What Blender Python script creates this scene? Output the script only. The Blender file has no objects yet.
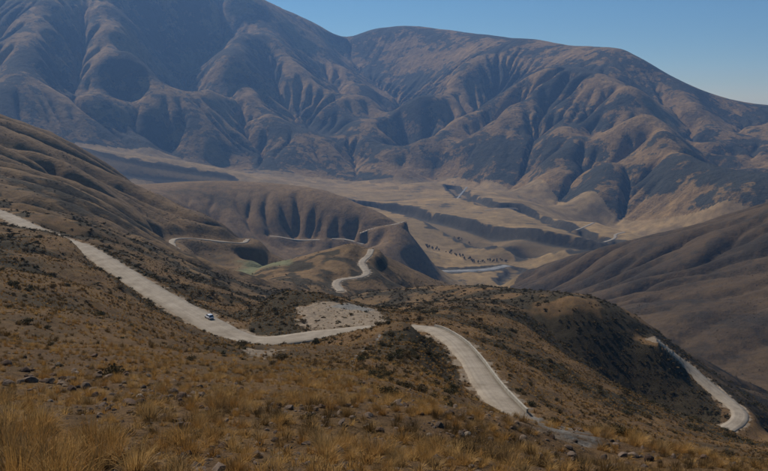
import bpy, bmesh, math, random, time
import numpy as np
from mathutils import Vector, Matrix
T0 = time.time()
random.seed(7); rng = np.random.default_rng(7)
scene = bpy.context.scene
COL = scene.collection
R = math.radians

# ------------------------------------------------------------------ camera, sky, sun, exposure
FPX, CX, CY, PITCH = 738.0, 384.0, 235.5, R(10.4)      # focal length in photo pixels (768 wide), 10.4 degrees down
cam_d = bpy.data.cameras.new('camera'); cam = bpy.data.objects.new('camera', cam_d); COL.objects.link(cam)
cam.location = (0, 0, 0); cam.rotation_euler = (R(90) - PITCH, 0, 0)
cam_d.sensor_fit = 'HORIZONTAL'; cam_d.sensor_width = 36.0; cam_d.lens = 36.0 * FPX / 768.0
cam_d.clip_start = 0.1; cam_d.clip_end = 60000
scene.camera = cam
SUN_AZ, SUN_EL = R(-42), R(44)                          # azimuth from +Y (view direction), negative = to the left
world = bpy.data.worlds.new('World'); scene.world = world; world.use_nodes = True
wn = world.node_tree; wn.nodes.clear()
wo = wn.nodes.new('ShaderNodeOutputWorld'); wb = wn.nodes.new('ShaderNodeBackground'); ws = wn.nodes.new('ShaderNodeTexSky')
ws.sky_type = 'NISHITA'; ws.sun_disc = False; ws.sun_elevation = SUN_EL; ws.sun_rotation = SUN_AZ
ws.altitude = 2500; ws.air_density = 1.0; ws.dust_density = 0.05; ws.ozone_density = 1.8
wb.inputs['Strength'].default_value = 0.075
hs = wn.nodes.new('ShaderNodeHueSaturation'); hs.inputs['Saturation'].default_value = 1.25; hs.inputs['Hue'].default_value = 0.485
wn.links.new(ws.outputs[0], hs.inputs['Color']); wn.links.new(hs.outputs[0], wb.inputs[0]); wn.links.new(wb.outputs[0], wo.inputs[0])
sun_d = bpy.data.lights.new('sun', 'SUN'); sun = bpy.data.objects.new('sun', sun_d); COL.objects.link(sun)
sun_d.energy = 5.0; sun_d.angle = R(0.5); sun_d.color = (1.0, 0.90, 0.76)
sdir = Vector((math.sin(SUN_AZ) * math.cos(SUN_EL), math.cos(SUN_AZ) * math.cos(SUN_EL), math.sin(SUN_EL)))
sun.rotation_euler = sdir.to_track_quat('Z', 'Y').to_euler(); sun.location = (0, 0, 500)
vs = scene.view_settings; vs.view_transform = 'Standard'; vs.look = 'None'; vs.exposure = 0.1; vs.gamma = 1.0; vs.use_curve_mapping = False
scene.render.engine = 'CYCLES'
cy = scene.cycles; cy.use_denoising = True; cy.max_bounces = 5; cy.diffuse_bounces = 2; cy.glossy_bounces = 2
cy.volume_bounces = 0; cy.transparent_max_bounces = 6; cy.use_adaptive_sampling = True; cy.adaptive_threshold = 0.015
cy.sample_clamp_indirect = 4.0
HAZE_DENSITY = 5.4e-5

# ------------------------------------------------------------------ geometry helpers
SP, CP = math.sin(PITCH), math.cos(PITCH)
def ray(u, v):
    """photo pixel -> (azimuth, tangent of elevation)"""
    x = (np.asarray(u, float) - CX) / FPX; yc = -(np.asarray(v, float) - CY) / FPX
    y = CP + SP * yc; z = -SP + CP * yc
    return np.arctan2(x, y), z / np.hypot(x, y)
def fade(t): return t * t * t * (t * (t * 6 - 15) + 10)
def noise2(x, y, seed=0):
    """gradient noise, about -0.7..0.7"""
    xi = np.floor(x).astype(np.int64); yi = np.floor(y).astype(np.int64)
    xf = x - xi; yf = y - yi; u = fade(xf); v = fade(yf)
    def g(ix, iy, fx, fy):
        h = (ix * 374761393 + iy * 668265263 + seed * 974711) & 0x7fffffff
        h = ((h ^ (h >> 13)) * 1274126177) & 0x7fffffff
        a = ((h ^ (h >> 16)) & 1023) * (2 * math.pi / 1024)
        return np.cos(a) * fx + np.sin(a) * fy
    a = g(xi, yi, xf, yf); b = g(xi + 1, yi, xf - 1, yf); c = g(xi, yi + 1, xf, yf - 1); d = g(xi + 1, yi + 1, xf - 1, yf - 1)
    return (a + (b - a) * u) * (1 - v) + (c + (d - c) * u) * v
def fbm(x, y, wl, octv=4, gain=0.5, seed=0):
    s = 0; a = 1.0; f = 1.0 / wl
    for k in range(octv):
        s = s + a * noise2(x * f, y * f, seed + k); a *= gain; f *= 2.03
    return s
def sstep(a, b, x):
    t = np.clip((x - a) / (b - a), 0, 1); return t * t * (3 - 2 * t)

# ------------------------------------------------------------------ terrain control lines: (u, v, distance) read off the photograph
# distance from what the ground touches: slope under the camera, level roads at z = -70, valley floor at z = -560
LINES = []
def L(*pts, n=28.0): LINES.append((pts, n))
def LZ(z, *pts):                                        # (u, v) at a known height
    out = []
    for u, v in pts:
        _, t = ray(u, v); out.append((u, v, z / t))
    LINES.append((tuple(out), 28.0))
# near ground under the feet
RAWP = []
for a in (-100, -75, -50, -30, -15, 0, 15, 30, 50, 75, 100):
    s = 0.30 + 0.0008 * a
    if abs(a) > 60: s *= 0.6
    for D in (2.0, 4.0, 7.0):
        RAWP.append((R(a), D, -(1.65 + s * D) / D))
# foreground slope, column by column
L((-140, 400, 19)); L((-140, 350, 45)); L((-140, 300, 105)); L((-140, 258, 220)); L((-140, 232, 330))
L((0, 400, 19)); L((0, 350, 45)); L((0, 310, 95)); L((0, 280, 160)); L((0, 258, 250))
L((100, 400, 21), (100, 352, 55)); L((100, 318, 105)); L((95, 290, 180)); L((90, 268, 270))
L((40, 238, 335), (54, 233, 350), (66, 234, 352), (80, 244, 330))
L((180, 400, 21), (180, 362, 60)); L((175, 340, 120)); L((165, 318, 195)); L((130, 288, 255))
L((260, 405, 19), (260, 380, 40), (260, 366, 90), (258, 358, 160))
L((330, 405, 18), (330, 380, 38), (330, 362, 80), (330, 348, 140), (330, 340, 180))
L((400, 408, 17), (400, 388, 45), (400, 368, 90), (395, 350, 130), (392, 334, 162))
L((440, 412, 17), (445, 396, 60), (440, 380, 105), (425, 348, 145), (418, 325, 166), (408, 321.5, 169), (396, 321.5, 172), (386, 325, 172))
L((480, 419, 17), (478, 414, 60), (478, 399, 112))
# break of slope on the right: crest, then hidden fall
L((505, 427, 17), (530, 444, 16.5), (560, 457, 16), (600, 466, 16), (640, 470, 16), (690, 474, 16), (768, 480, 16), (900, 502, 16))
L((530, 458, 45), (620, 486, 45), (700, 488, 45), (800, 498, 45), (900, 510, 45))
L((545, 437, 88), (590, 452, 84), (640, 464, 84), (720, 478, 80), (800, 485, 80))
L((540, 425, 112), (590, 436, 110), (640, 446, 115), (700, 458, 120), (768, 470, 120), (880, 480, 120))
# slope with tussocks between wall and ravine lip, lip itself
L((520, 385, 150), (560, 400, 155), (610, 420, 155), (660, 437, 155), (710, 450, 160), (768, 455, 170))
L((480, 335, 230), (539, 338, 285), (575, 362, 262), (609, 386, 238), (664, 416, 215), (704, 433, 208), (760, 447, 205), (860, 455, 210))
L((470, 310, 290), (520, 322, 300), (500, 350, 210))
# ravine floor behind the lip (hidden), foot of its far wall, then the spur crest
L((560, 362, 330), (600, 394, 330), (650, 424, 335), (690, 440, 330), (575, 358, 385), (610, 391, 380))
L((535, 322, 445), (552, 334, 436), (575, 352, 424), (609, 382, 418), (640, 401, 416), (664, 411, 412), (688, 422, 402))
L((440, 287, 600), (490, 288, 570), (530, 294, 500), (552, 297, 470), (575, 303, 450), (609, 318, 449), (640, 333, 451), (656, 339, 452))
L((430, 303, 390), (490, 302, 420), (525, 308, 400))
L((440, 300, 900), (500, 305, 850), (560, 315, 760), (620, 340, 640))
# plateau outside the near road, spoil pad, shrubby mound
L((292, 322, 228), (330, 318, 236), (365, 322, 226), (378, 320, 232))
L((300, 306, 262), (345, 304, 268), (378, 312, 250))
L((277, 291, 290), (300, 294, 296), (330, 297, 298), (360, 306, 285), (385, 313, 270), (415, 312, 290))
L((268, 318, 330), (300, 316, 345), (335, 316, 350), (370, 318, 340), (400, 312, 380))
L((250, 318, 245), (256, 305, 290))
L((212, 303, 290), (235, 312, 270), (242, 298, 330))
L((100, 238, 470), (130, 256, 410), (165, 275, 375), (195, 290, 345), (230, 298, 340))
L((0, 202, 620), (50, 216, 540), (80, 226, 510))
L((100, 226, 620), (150, 252, 530), (200, 276, 480), (240, 293, 450))
L((150, 240, 780), (200, 258, 720), (250, 282, 640), (300, 300, 560), (340, 308, 520))
# knoll with the winding road
L((230, 275, 900), (270, 265, 940), (310, 256, 930), (335, 249, 925), (355, 244.5, 930), (385, 256, 985), (420, 275, 1080), (445, 288, 1180))
L((200, 268, 860), (250, 278, 780), (300, 284, 740), (330, 292, 690), (372, 296, 690), (420, 296, 780))
L((385, 275, 880), (405, 290, 830), (360, 283, 780))
L((270, 282, 1100), (330, 275, 1150), (380, 283, 1200), (430, 300, 1350))
# green field flat behind the knoll on the left
LZ(-236, (225, 269), (255, 268), (285, 267), (258, 262), (285, 261))
L((188, 252, 1080), (215, 256, 1090), (245, 257, 1130))
# left foothills: one long ridge falling from the left edge to the centre, a lower spur before it
L((-150, 70, 1400), (-60, 98, 1450), (0, 118, 1500), (40, 133, 1540), (65, 146, 1560), (95, 161, 1560), (130, 184, 1520), (165, 206, 1460), (205, 226, 1400), (245, 243, 1330), (262, 257, 1300))
L((-120, 128, 1180), (0, 146, 1200), (30, 156, 1190), (70, 172, 1190), (110, 194, 1190), (150, 217, 1170), (174, 238, 1120))
L((-150, 140, 950), (0, 160, 980), (50, 176, 1000), (90, 193, 1010), (130, 212, 1010), (160, 230, 990), (178, 248, 940))
L((-120, 180, 780), (0, 184, 800), (60, 200, 800), (110, 218, 800), (150, 240, 800))
L((-60, 130, 1900), (40, 160, 1950), (95, 188, 1900), (150, 218, 1800), (200, 240, 1700), (250, 262, 1600))
# long second ridge with a steep shaded front
L((140, 188, 2550), (183, 182, 2640), (230, 181, 2640), (275, 184, 2590), (321, 190, 2500), (359, 205, 2400), (400, 222, 2290), (415, 240, 2260))
L((155, 201, 2350), (200, 222, 2290), (250, 241, 2250), (300, 250, 2240), (350, 256, 2170), (390, 262, 2080), (420, 270, 2150))
L((200, 203, 2440), (250, 214, 2390), (300, 224, 2340), (340, 232, 2290), (375, 241, 2230))
L((150, 194, 2440), (200, 192, 2520), (250, 195, 2490), (300, 202, 2420), (340, 211, 2350), (375, 224, 2270))
L((402, 232, 2230), (418, 246, 2220), (426, 256, 2240), (435, 266, 2310)); L((378, 248, 2130), (400, 256, 2130))
L((366, 207, 2385), (378, 211.5, 2360), (390, 216.5, 2330))
L((180, 198, 3000), (250, 200, 3000), (320, 206, 2900), (370, 224, 2700), (410, 248, 2500))
# right-hand hill
L((900, 160, 1850), (830, 182, 1850), (768, 205, 1850), (720, 222, 1800), (680, 234, 1780), (640, 243, 1800), (600, 252, 1880), (560, 262, 1980), (525, 272, 2120), (500, 284, 2250))
L((900, 215, 2500), (768, 240, 2400), (700, 256, 2300), (640, 266, 2300), (580, 275, 2450))
L((890, 200, 1600), (768, 262, 1520), (700, 278, 1480), (640, 290, 1480), (590, 296, 1560), (540, 296, 1750))
L((890, 290, 1270), (768, 315, 1240), (700, 322, 1180), (660, 325, 1160), (620, 322, 1230), (570, 318, 1400))
L((900, 410, 900), (800, 398, 930), (745, 386, 970), (710, 374, 1010), (670, 356, 1060), (620, 340, 1130), (560, 328, 1300), (520, 310, 1600))
L((880, 440, 520), (768, 410, 620), (730, 385, 700), (700, 362, 780), (680, 350, 820))
L((880, 470, 340), (800, 436, 460), (752, 404, 520), (708, 370, 560), (682, 350, 580))
L((664, 357, 438), (688, 380, 436), (710, 400, 422))
L((766, 424, 432), (755, 407, 445), (738, 396, 460), (718, 382, 474), (698, 364, 484), (680, 350, 490))
# valley floor
LZ(-562, (440, 271), (475, 270), (500, 268), (530, 278), (500, 290))
LZ(-556, (430, 250), (470, 256), (520, 256), (540, 262), (480, 248))
LZ(-508, (420, 213), (460, 225), (510, 240), (560, 247), (600, 252), (660, 256))
LZ(-505, (440, 198), (500, 212), (560, 222), (620, 236), (680, 246), (740, 250), (820, 250))
LZ(-500, (430, 182), (470, 190), (530, 203))
L((330, 195, 3900), (380, 200, 3900), (300, 186, 4300), (240, 172, 4600), (190, 164, 4700), (130, 156, 4700), (60, 148, 4600), (0, 142, 4500), (-120, 140, 4200))
L((84, 150, 4300), (96, 154, 4300), (130, 162, 4300), (165, 168, 4300), (200, 173, 4300), (225, 177, 4300)); L((84, 158, 4215), (96, 163, 4215), (130, 173, 4215), (165, 179, 4215), (200, 183, 4215), (225, 186, 4215))
# foot of the mountains
L((-120, 110, 5000), (0, 128, 5000), (70, 140, 5000), (130, 150, 5050), (165, 150, 5300), (215, 160, 5200), (270, 168, 5100), (330, 181, 4950), (410, 184, 4900))
L((400, 172, 5200), (440, 174, 5200), (480, 184, 4850), (520, 190, 4600), (560, 208, 4100), (600, 221, 3800), (640, 229, 3650), (690, 233, 3500), (750, 232, 3400), (850, 225, 3300))
# skyline
L((-150, -70, 7800), (-60, -68, 7800), (0, -62, 7700), (60, -55, 7700), (130, -38, 7700), (200, -20, 7900), (265, 0, 8300), (290, 13, 8500), (320, 28, 8700), (343, 38, 8800))
L((343, 38, 8900), (365, 35, 8800), (400, 31, 8600), (440, 34, 8300), (480, 36, 8000), (540, 40, 7500), (590, 47, 7000), (625, 51, 6700), (650, 65, 6400), (680, 84, 6200), (720, 97, 6500), (768, 106, 6800), (850, 120, 7000))
L((343, 54, 9900), (400, 47, 9700), (480, 52, 9100), (540, 57, 8500), (590, 66, 7850), (625, 75, 7400), (650, 90, 7000), (680, 108, 6850), (720, 116, 7200), (768, 124, 7600), (850, 138, 7800))
L((-150, -50, 8800), (0, -40, 8700), (130, -20, 8700), (265, 18, 9300), (320, 44, 9700))
L((-150, 20, 11000), (100, 20, 11000), (343, 60, 11000), (500, 60, 11000), (650, 85, 9500), (768, 125, 9500), (850, 140, 9500), n=60)
# mountain spines and gullies: nearer than the mean slope where they stand out, farther where they cut in
CRU = [-150, 0, 130, 265, 343, 400, 480, 540, 590, 625, 650, 680, 720, 768, 850]
CRV = [-70, -62, -38, 0, 38, 31, 36, 40, 47, 51, 65, 84, 97, 106, 120]
CRD = [7800, 7700, 7700, 8300, 8850, 8600, 8000, 7500, 7000, 6700, 6400, 6200, 6500, 6800, 7000]
FTU = [-120, 0, 130, 215, 330, 410, 440, 480, 520, 560, 600, 640, 690, 750, 850]
FTV = [110, 128, 150, 160, 181, 184, 174, 184, 190, 208, 221, 229, 233, 232, 225]
FTD = [5000, 5000, 5050, 5200, 4950, 4950, 5200, 4850, 4600, 4100, 3800, 3650, 3500, 3400, 3300]
def SG(off, *pts):
    out = []
    for u, v in pts:
        vc, dc, vf, df = (np.interp(u, a_, b_) for a_, b_ in ((CRU, CRV), (CRU, CRD), (FTU, FTV), (FTU, FTD)))
        f = np.clip((vf - v) / (vf - vc), 0, 1)
        if f < 0.07: continue
        k = off * (1.1 if abs(off) > 0.09 else 0.6) * math.sin(math.pi * f ** 0.8) ** 0.6 if f < 1 else 0
        out.append((u, v, float(df * (dc / df) ** (f ** float(np.interp(u, [330, 480, 640, 700], [1.0, 1.25, 1.25, 1.1]))) * (1 - k))))
    if not out: return
    LINES.append((tuple(out), 16.01))
# left massif
SG(0.07, (105, 0), (115, 30), (130, 50), (158, 76), (176, 100), (190, 122), (210, 146))
SG(-0.11, (225, 5), (205, 40), (195, 75), (186, 104), (184, 125))
SG(0.06, (265, 8), (245, 32), (222, 62), (210, 88), (212, 112), (222, 140))
SG(0.05, (60, -20), (50, 25), (36, 60), (20, 92), (8, 118)); SG(-0.05, (85, -10), (80, 30), (72, 65), (62, 100)); SG(-0.05, (15, -30), (5, 30), (-15, 80))
SG(0.045, (100, 60), (96, 90), (90, 120)); SG(-0.045, (125, 70), (122, 100), (118, 130)); SG(0.04, (145, 82), (148, 110), (146, 138))
# second massif, left of the big V valley
SG(0.055, (280, 40), (294, 69), (311, 90), (329, 107), (350, 123), (371, 137), (390, 152), (405, 166))
SG(-0.055, (310, 55), (330, 80), (352, 105), (375, 126), (392, 142)); SG(0.05, (325, 46), (345, 70), (370, 95), (388, 112))
SG(-0.05, (262, 60), (280, 95), (305, 120), (330, 142), (350, 165)); SG(0.045, (250, 95), (265, 120), (285, 145), (300, 165))
SG(-0.045, (232, 100), (240, 125), (258, 150)); SG(0.04, (320, 135), (340, 155), (360, 172))
# big V valley
SG(-0.12, (345, 56), (372, 80), (394, 104), (401, 128), (404, 150), (418, 166))
# right massif
SG(0.07, (500, 56), (470, 72), (440, 88), (414, 104)); SG(-0.05, (505, 74), (470, 90), (440, 106), (416, 126))
SG(0.065, (520, 82), (485, 98), (450, 116), (420, 138)); SG(-0.05, (510, 100), (485, 112), (455, 130), (428, 150))
SG(0.055, (530, 98), (500, 112), (475, 130), (450, 152)); SG(-0.055, (515, 116), (494, 128), (470, 150))
SG(0.05, (545, 96), (522, 118), (500, 145), (488, 168))
SG(0.085, (530, 92), (569, 89), (600, 90)); SG(0.05, (560, 66), (590, 68), (615, 68))
SG(-0.055, (548, 112), (540, 140), (534, 166)); SG(0.05, (572, 104), (566, 125), (560, 150), (552, 178)); SG(-0.05, (600, 108), (588, 135), (578, 165), (572, 190))
SG(0.06, (615, 100), (612, 130), (605, 160), (600, 195)); SG(-0.03, (632, 130), (632, 165), (628, 205))
SG(0.095, (628, 84), (640, 108), (655, 130), (676, 153), (700, 180), (722, 208))
SG(-0.095, (655, 86), (672, 110), (692, 135), (716, 165), (735, 195))
SG(0.05, (682, 94), (706, 122), (728, 150), (752, 185)); SG(-0.05, (715, 110), (740, 135), (765, 165)); SG(0.045, (745, 112), (775, 145), (800, 180))

def densify():
    A, D, T, S = [], [], [], []
    for pts, step in LINES:
        if len(pts) == 1:
            a, t = ray(pts[0][0], pts[0][1]); A.append(a); D.append(pts[0][2]); T.append(t); S.append(2e-5); continue
        for i in range(len(pts) - 1):
            p, q = pts[i], pts[i + 1]
            n = max(1, int(math.hypot(q[0] - p[0], q[1] - p[1]) / step))
            for k in range(n + (i == len(pts) - 2)):
                f = k / n
                a, t = ray(p[0] + (q[0] - p[0]) * f, p[1] + (q[1] - p[1]) * f)
                A.append(a); D.append(math.exp(math.log(p[2]) * (1 - f) + math.log(q[2]) * f)); T.append(t); S.append(2e-4 if step == 16.01 else 2e-5)
    for a, d, t in RAWP: A.append(a); D.append(d); T.append(t); S.append(2e-5)
    return np.array(A, float), np.array(D, float), np.array(T, float), np.array(S)

# ------------------------------------------------------------------ roads: (u, v) at a given height -> 3D centre lines
ROADS = {
 'near': [(-90, 178, -71), (-40, 199, -71), (0, 213, -71), (24, 224, -71), (46, 234, -71), (64, 241, -70.5), (84, 248, -70), (112, 265, -70), (145, 286, -70), (176, 304, -70),
          (206, 321, -70), (228, 333, -70), (250, 341.5, -69.5), (275, 341, -69), (305, 336.5, -68.2), (340, 332, -67.2), (378, 327.5, -66), (402, 327.5, -65), (424, 327, -63.5),
          (438, 331, -61.5), (456, 343, -58.8), (470, 359, -56.2), (481, 376, -54), (492, 391, -52.4), (503, 404, -51.2), (516, 418, -50.2), (530, 431, -49.8)],
 'ravine': [(656, 339, 452 * float(ray(656, 339)[1])), (668, 349, 453 * float(ray(668, 349)[1])), (690, 368, 452 * float(ray(690, 368)[1])), (715, 391, 438 * float(ray(715, 391)[1])), (733, 405, 424 * float(ray(733, 405)[1])), (741, 413, 414 * float(ray(741, 413)[1])), (737, 423, 402 * float(ray(737, 423)[1])), (722, 431, 392 * float(ray(722, 431)[1])), (714, 437, 384 * float(ray(714, 437)[1])), (713, 444, 374 * float(ray(713, 444)[1])), (718, 456, 355 * float(ray(718, 456)[1]))],
 'knoll': [(341, 291, -190), (336, 284, -192), (340, 279.5, -193), (352, 278, -193), (363, 276, -193), (367, 272, -193), (363, 266, -192), (362, 261, -191), (367, 257, -190), (370, 253, -189), (371, 249, -188)],
 'foot': [(178, 250, -190), (172, 244, -195), (174, 239, -200), (188, 238, -204), (205, 239.5, -210), (228, 242, -216), (243, 242.5, -222), (248, 239, -224)],
 'mid': [(270, 236, 2300 * float(ray(270, 236)[1])), (280, 236.5, 2300 * float(ray(280, 236.5)[1])), (288, 238.5, 2298 * float(ray(288, 238.5)[1])), (300, 240, 2296 * float(ray(300, 240)[1])), (320, 239.5, 2290 * float(ray(320, 239.5)[1]))],
 'mid2': [(332, 238.5, 2285 * float(ray(332, 238.5)[1])), (345, 239, 2275 * float(ray(345, 239)[1])), (354, 241, 2262 * float(ray(354, 241)[1])), (364, 244, 2240 * float(ray(364, 244)[1]))],
 'upper': [(360, 233, 2270 * float(ray(360, 233)[1])), (366, 230.5, 2275 * float(ray(366, 230.5)[1])), (374, 228, 2280 * float(ray(374, 228)[1])), (382, 226, 2285 * float(ray(382, 226)[1])), (394, 224.5, 2290 * float(ray(394, 224.5)[1])), (404, 221.5, 2290 * float(ray(404, 221.5)[1]))],
 'river': [(418, 272, -562), (430, 271.5, -562), (450, 271, -562), (470, 270.5, -562), (490, 269, -562), (508, 265.5, -562)],
 'bend': [(494, 296, -566), (504, 289, -566), (510, 284, -565), (520, 281, -564), (532, 283, -564)],
 'stream': [(718, 378, -350), (730, 381.5, -347), (745, 386, -343), (757, 390, -340), (768, 393.5, -338), (800, 402, -333)],
 'track': [(576, 230, -507), (584, 227, -507), (594, 222.5, -505)],
 'hairpin': [(604, 242, -508), (612, 239.5, -508), (616, 236.5, -508), (615, 234.5, -508), (625, 232, -507)],
 'bank': [(484, 210.5, -507), (495, 209, -507), (503, 208, -507), (516, 208, -507)],
 'reach': [(457, 199, -530), (462, 193, -535), (467, 187, -530)],
}
WIDTH = {'near': 8.6, 'ravine': 8.0, 'knoll': 8.0, 'foot': 8.0, 'mid': 12.0, 'mid2': 12.0, 'upper': 12.0, 'river': 30.0, 'bend': 24.0, 'stream': 10.0, 'track': 10.0, 'hairpin': 11.0, 'bank': 9.0, 'reach': 11.0}
SOFT = {'near': 5.0, 'ravine': 6.0, 'knoll': 8.0, 'upper': 5.0, 'mid': 8.0, 'mid2': 8.0}
def catmull(P, step):
    P = np.array(P, float); Q = np.vstack([2 * P[0] - P[1], P, 2 * P[-1] - P[-2]]); out = []
    for i in range(1, len(Q) - 2):
        n = max(2, int(np.linalg.norm(Q[i + 1] - Q[i]) / step)); t = (np.arange(n) / n)[:, None]
        a, b, c, d = Q[i - 1], Q[i], Q[i + 1], Q[i + 2]
        out.append(0.5 * (2 * b + (c - a) * t + (2 * a - 5 * b + 4 * c - d) * t ** 2 + (3 * b - a - 3 * c + d) * t ** 3))
    out.append(P[-1:]); return np.vstack(out)
ROADLINE = {}; ROADW = {}
for k, pts in ROADS.items():
    W = []
    for u, v, z in pts:
        a, t = ray(u, v); D = z / t; W.append((D * math.sin(a), D * math.cos(a), z))
    c = catmull(W, 2.5 if abs(W[0][2]) < 300 else 8.0)
    for _ in range(6): c[1:-1] = 0.25 * c[:-2] + 0.5 * c[1:-1] + 0.25 * c[2:]
    ROADLINE[k] = c
    uu = CX + FPX * c[:, 0] / (c[:, 1] * CP - c[:, 2] * SP)
    ROADW[k] = np.interp(uu, [300, 430], [8.8, 4.9]) if k == 'near' else np.full(len(c), WIDTH[k])
    LINES.append((tuple((u, v, z / float(ray(u, v)[1])) for u, v, z in pts), 14.0))

# ------------------------------------------------------------------ base surface: thin-plate spline in (azimuth, ln distance)
cA, cD, cT, cS = densify(); cX = np.stack([cA, np.log(cD)], 1)
def tps(r2): return 0.5 * r2 * np.log(r2 + 1e-12)
n = len(cX)
d2 = ((cX[:, None, :] - cX[None, :, :]) ** 2).sum(-1)
K = tps(d2) + np.diag(cS)
Pm = np.column_stack([np.ones(n), cX]); M = np.block([[K, Pm], [Pm.T, np.zeros((3, 3))]])
sol = np.linalg.solve(M, np.concatenate([cT, np.zeros(3)]))
GA = np.linspace(R(-104), R(104), 420); GA = np.sign(GA) * np.abs(GA / R(104)) ** 1.35 * R(104)
GL = np.linspace(math.log(1.8), math.log(12500), 560)
def tps_eval(q):
    out = np.empty(len(q), np.float64)
    for i in range(0, len(q), 20000):
        b = q[i:i + 20000]
        r2 = (b[:, :1] - cX[None, :, 0]) ** 2 + (b[:, 1:] - cX[None, :, 1]) ** 2
        out[i:i + 20000] = tps(r2) @ sol[:n] + sol[n] + b @ sol[n + 1:]
    return out
gq = np.stack(np.meshgrid(GA, GL, indexing='ij'), -1).reshape(-1, 2)
GT = tps_eval(gq).reshape(len(GA), len(GL))
def bil(arr, fi, fj):
    i = np.clip(np.floor(fi).astype(int), 0, arr.shape[0] - 2); j = np.clip(np.floor(fj).astype(int), 0, arr.shape[1] - 2)
    a = np.clip(fi - i, 0, 1); b = np.clip(fj - j, 0, 1)
    return arr[i, j] * (1 - a) * (1 - b) + arr[i + 1, j] * a * (1 - b) + arr[i, j + 1] * (1 - a) * b + arr[i + 1, j + 1] * a * b
def base_polar(az, D):
    fi = np.interp(az, GA, np.arange(len(GA))); fj = (np.log(np.maximum(D, 1.8)) - GL[0]) / (GL[1] - GL[0])
    return bil(GT, fi, fj) * D
print('spline', n, 'points', round(time.time() - T0, 1), 's')

# ------------------------------------------------------------------ running water: stream-power erosion on two grids
def blur(z, s):
    k = np.fft.fftfreq(z.shape[0])[:, None] ** 2 + np.fft.rfftfreq(z.shape[1])[None, :] ** 2
    p = int(3 * s); zp = np.pad(z, p, mode='edge')
    k = np.fft.fftfreq(zp.shape[0])[:, None] ** 2 + np.fft.rfftfreq(zp.shape[1])[None, :] ** 2
    out = np.fft.irfft2(np.fft.rfft2(zp) * np.exp(-2 * (math.pi * s) ** 2 * k), s=zp.shape)
    return out[p:-p, p:-p]
DIRS = [(1, 0), (-1, 0), (0, 1), (0, -1), (1, 1), (1, -1), (-1, 1), (-1, -1)]
def sl(dx, dy, n0, n1):
    a = (slice(max(0, -dx), n0 - max(0, dx)), slice(max(0, -dy), n1 - max(0, dy)))
    b = (slice(max(0, dx), n0 - max(0, -dx)), slice(max(0, dy), n1 - max(0, -dy)))
    return a, b
def erode(z, cell, steps, kf, kd, mask, a0=0.0):
    z = z.astype(np.float32).copy(); mask = mask.astype(np.float32); n0, n1 = z.shape
    A = np.ones_like(z); SL = [sl(dx, dy, n0, n1) + (math.hypot(dx, dy),) for dx, dy in DIRS]
    for it in range(steps):
        W = []; tot = np.full_like(z, 1e-6); mx = np.zeros_like(z)
        for a, b, l in SL:
            s = np.maximum(z[a] - z[b], 0) / np.float32(l)
            np.maximum(mx[a], s, out=mx[a]); w = s * s; W.append(w); tot[a] += w
        Af = A / tot; A2 = np.ones_like(z)
        for (a, b, l), w in zip(SL, W): A2[b] += Af[a] * w
        A = np.minimum(A2, 4000)
        dz = kf * np.maximum(np.sqrt(A) - a0, 0.12) * (mx / cell) * mask
        z -= np.minimum(dz, 0.45 * mx)
        lap = np.zeros_like(z); lap[1:-1, 1:-1] = z[2:, 1:-1] + z[:-2, 1:-1] + z[1:-1, 2:] + z[1:-1, :-2] - 4 * z[1:-1, 1:-1]
        z += kd * lap * np.minimum(mask, 1.0)
    return z, A
def foot_D(az):      # distance of the foot of the mountains
    fa = [-1.8, -0.75, -0.55, -0.42, -0.25, -0.1, 0.03, 0.08, 0.13, 0.18, 0.24, 0.3, 0.36, 0.42, 0.5, 0.65, 1.8]
    fd = [4900, 4900, 4950, 4950, 5150, 5000, 4950, 5150, 4850, 4600, 4150, 3850, 3680, 3550, 3450, 3300, 3300]
    return np.interp(az, fa, fd)
# far grid
CF = 16.0; FX = np.arange(-8400, 8401, CF); FY = np.arange(1000, 11600, CF)
fx, fy = np.meshgrid(FX, FY, indexing='ij'); faz = np.arctan2(fx, fy); fD = np.hypot(fx, fy)
zb = base_polar(faz, fD)
mm = sstep(-150, 900, fD - foot_D(faz))
mm *= 1 - 0.8 * sstep(0.74, 0.95, fD / np.interp(np.tan(np.clip(faz, -1.2, 1.2)) * FPX + CX, CRU, CRD))   # crests stay smooth
wx = fx + 350 * noise2(fx / 1300, fy / 1300, 5); wy = fy + 350 * noise2(fx / 1300, fy / 1300, 6)
rid = 1 - np.abs(fbm(wx, wy, 1900, 3, 0.5, 11)) * 2.2
zz = zb + mm * (40 * (rid - 0.5) + 46 * fbm(wx, wy, 520, 6, 0.62, 3))
erod = np.clip(0.75 + 1.1 * fbm(fx, fy, 1100, 3, 0.5, 15), 0.15, 1.8)
ze, FAc = erode(zz, CF, 130, 0.5, 0.02, 0.004 + mm * erod, 3.0)
ze = ze + blur(zb - ze, 14) * 0.9
ZFAR = ze - zb
print('far erosion', round(time.time() - T0, 1), 's')
# mid grid
CM = 6.0; MX = np.arange(-1500, 1501, CM); MY = np.arange(60, 2700, CM)
mx_, my_ = np.meshgrid(MX, MY, indexing='ij'); maz = np.arctan2(mx_, my_); mD = np.hypot(mx_, my_)
zmb = base_polar(maz, mD)
mmid = sstep(130, 420, mD) * (1 - 0.9 * sstep(2350, 2600, mD))
zz = zmb + mmid * ((14 + 14 * sstep(1500, 1900, mD)) * fbm(mx_, my_, 330, 5, 0.5, 21) * sstep(250, 900, mD) + 2.5 * fbm(mx_, my_, 60, 4, 0.55, 31))
ze, MAc = erode(zz, CM, 110, 0.3, 0.10, mmid * np.clip(0.7 + 1.3 * fbm(mx_, my_, 400, 3, 0.5, 25), 0.1, 1.8), 3.5)
ze = ze + blur(zmb - ze, 9) * 0.85
ZMID = (ze - zmb) * np.interp(mD, [120, 180, 300, 550, 1000, 1400], [0, 0.07, 0.18, 0.45, 0.9, 1.0])
print('mid erosion', round(time.time() - T0, 1), 's')

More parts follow.
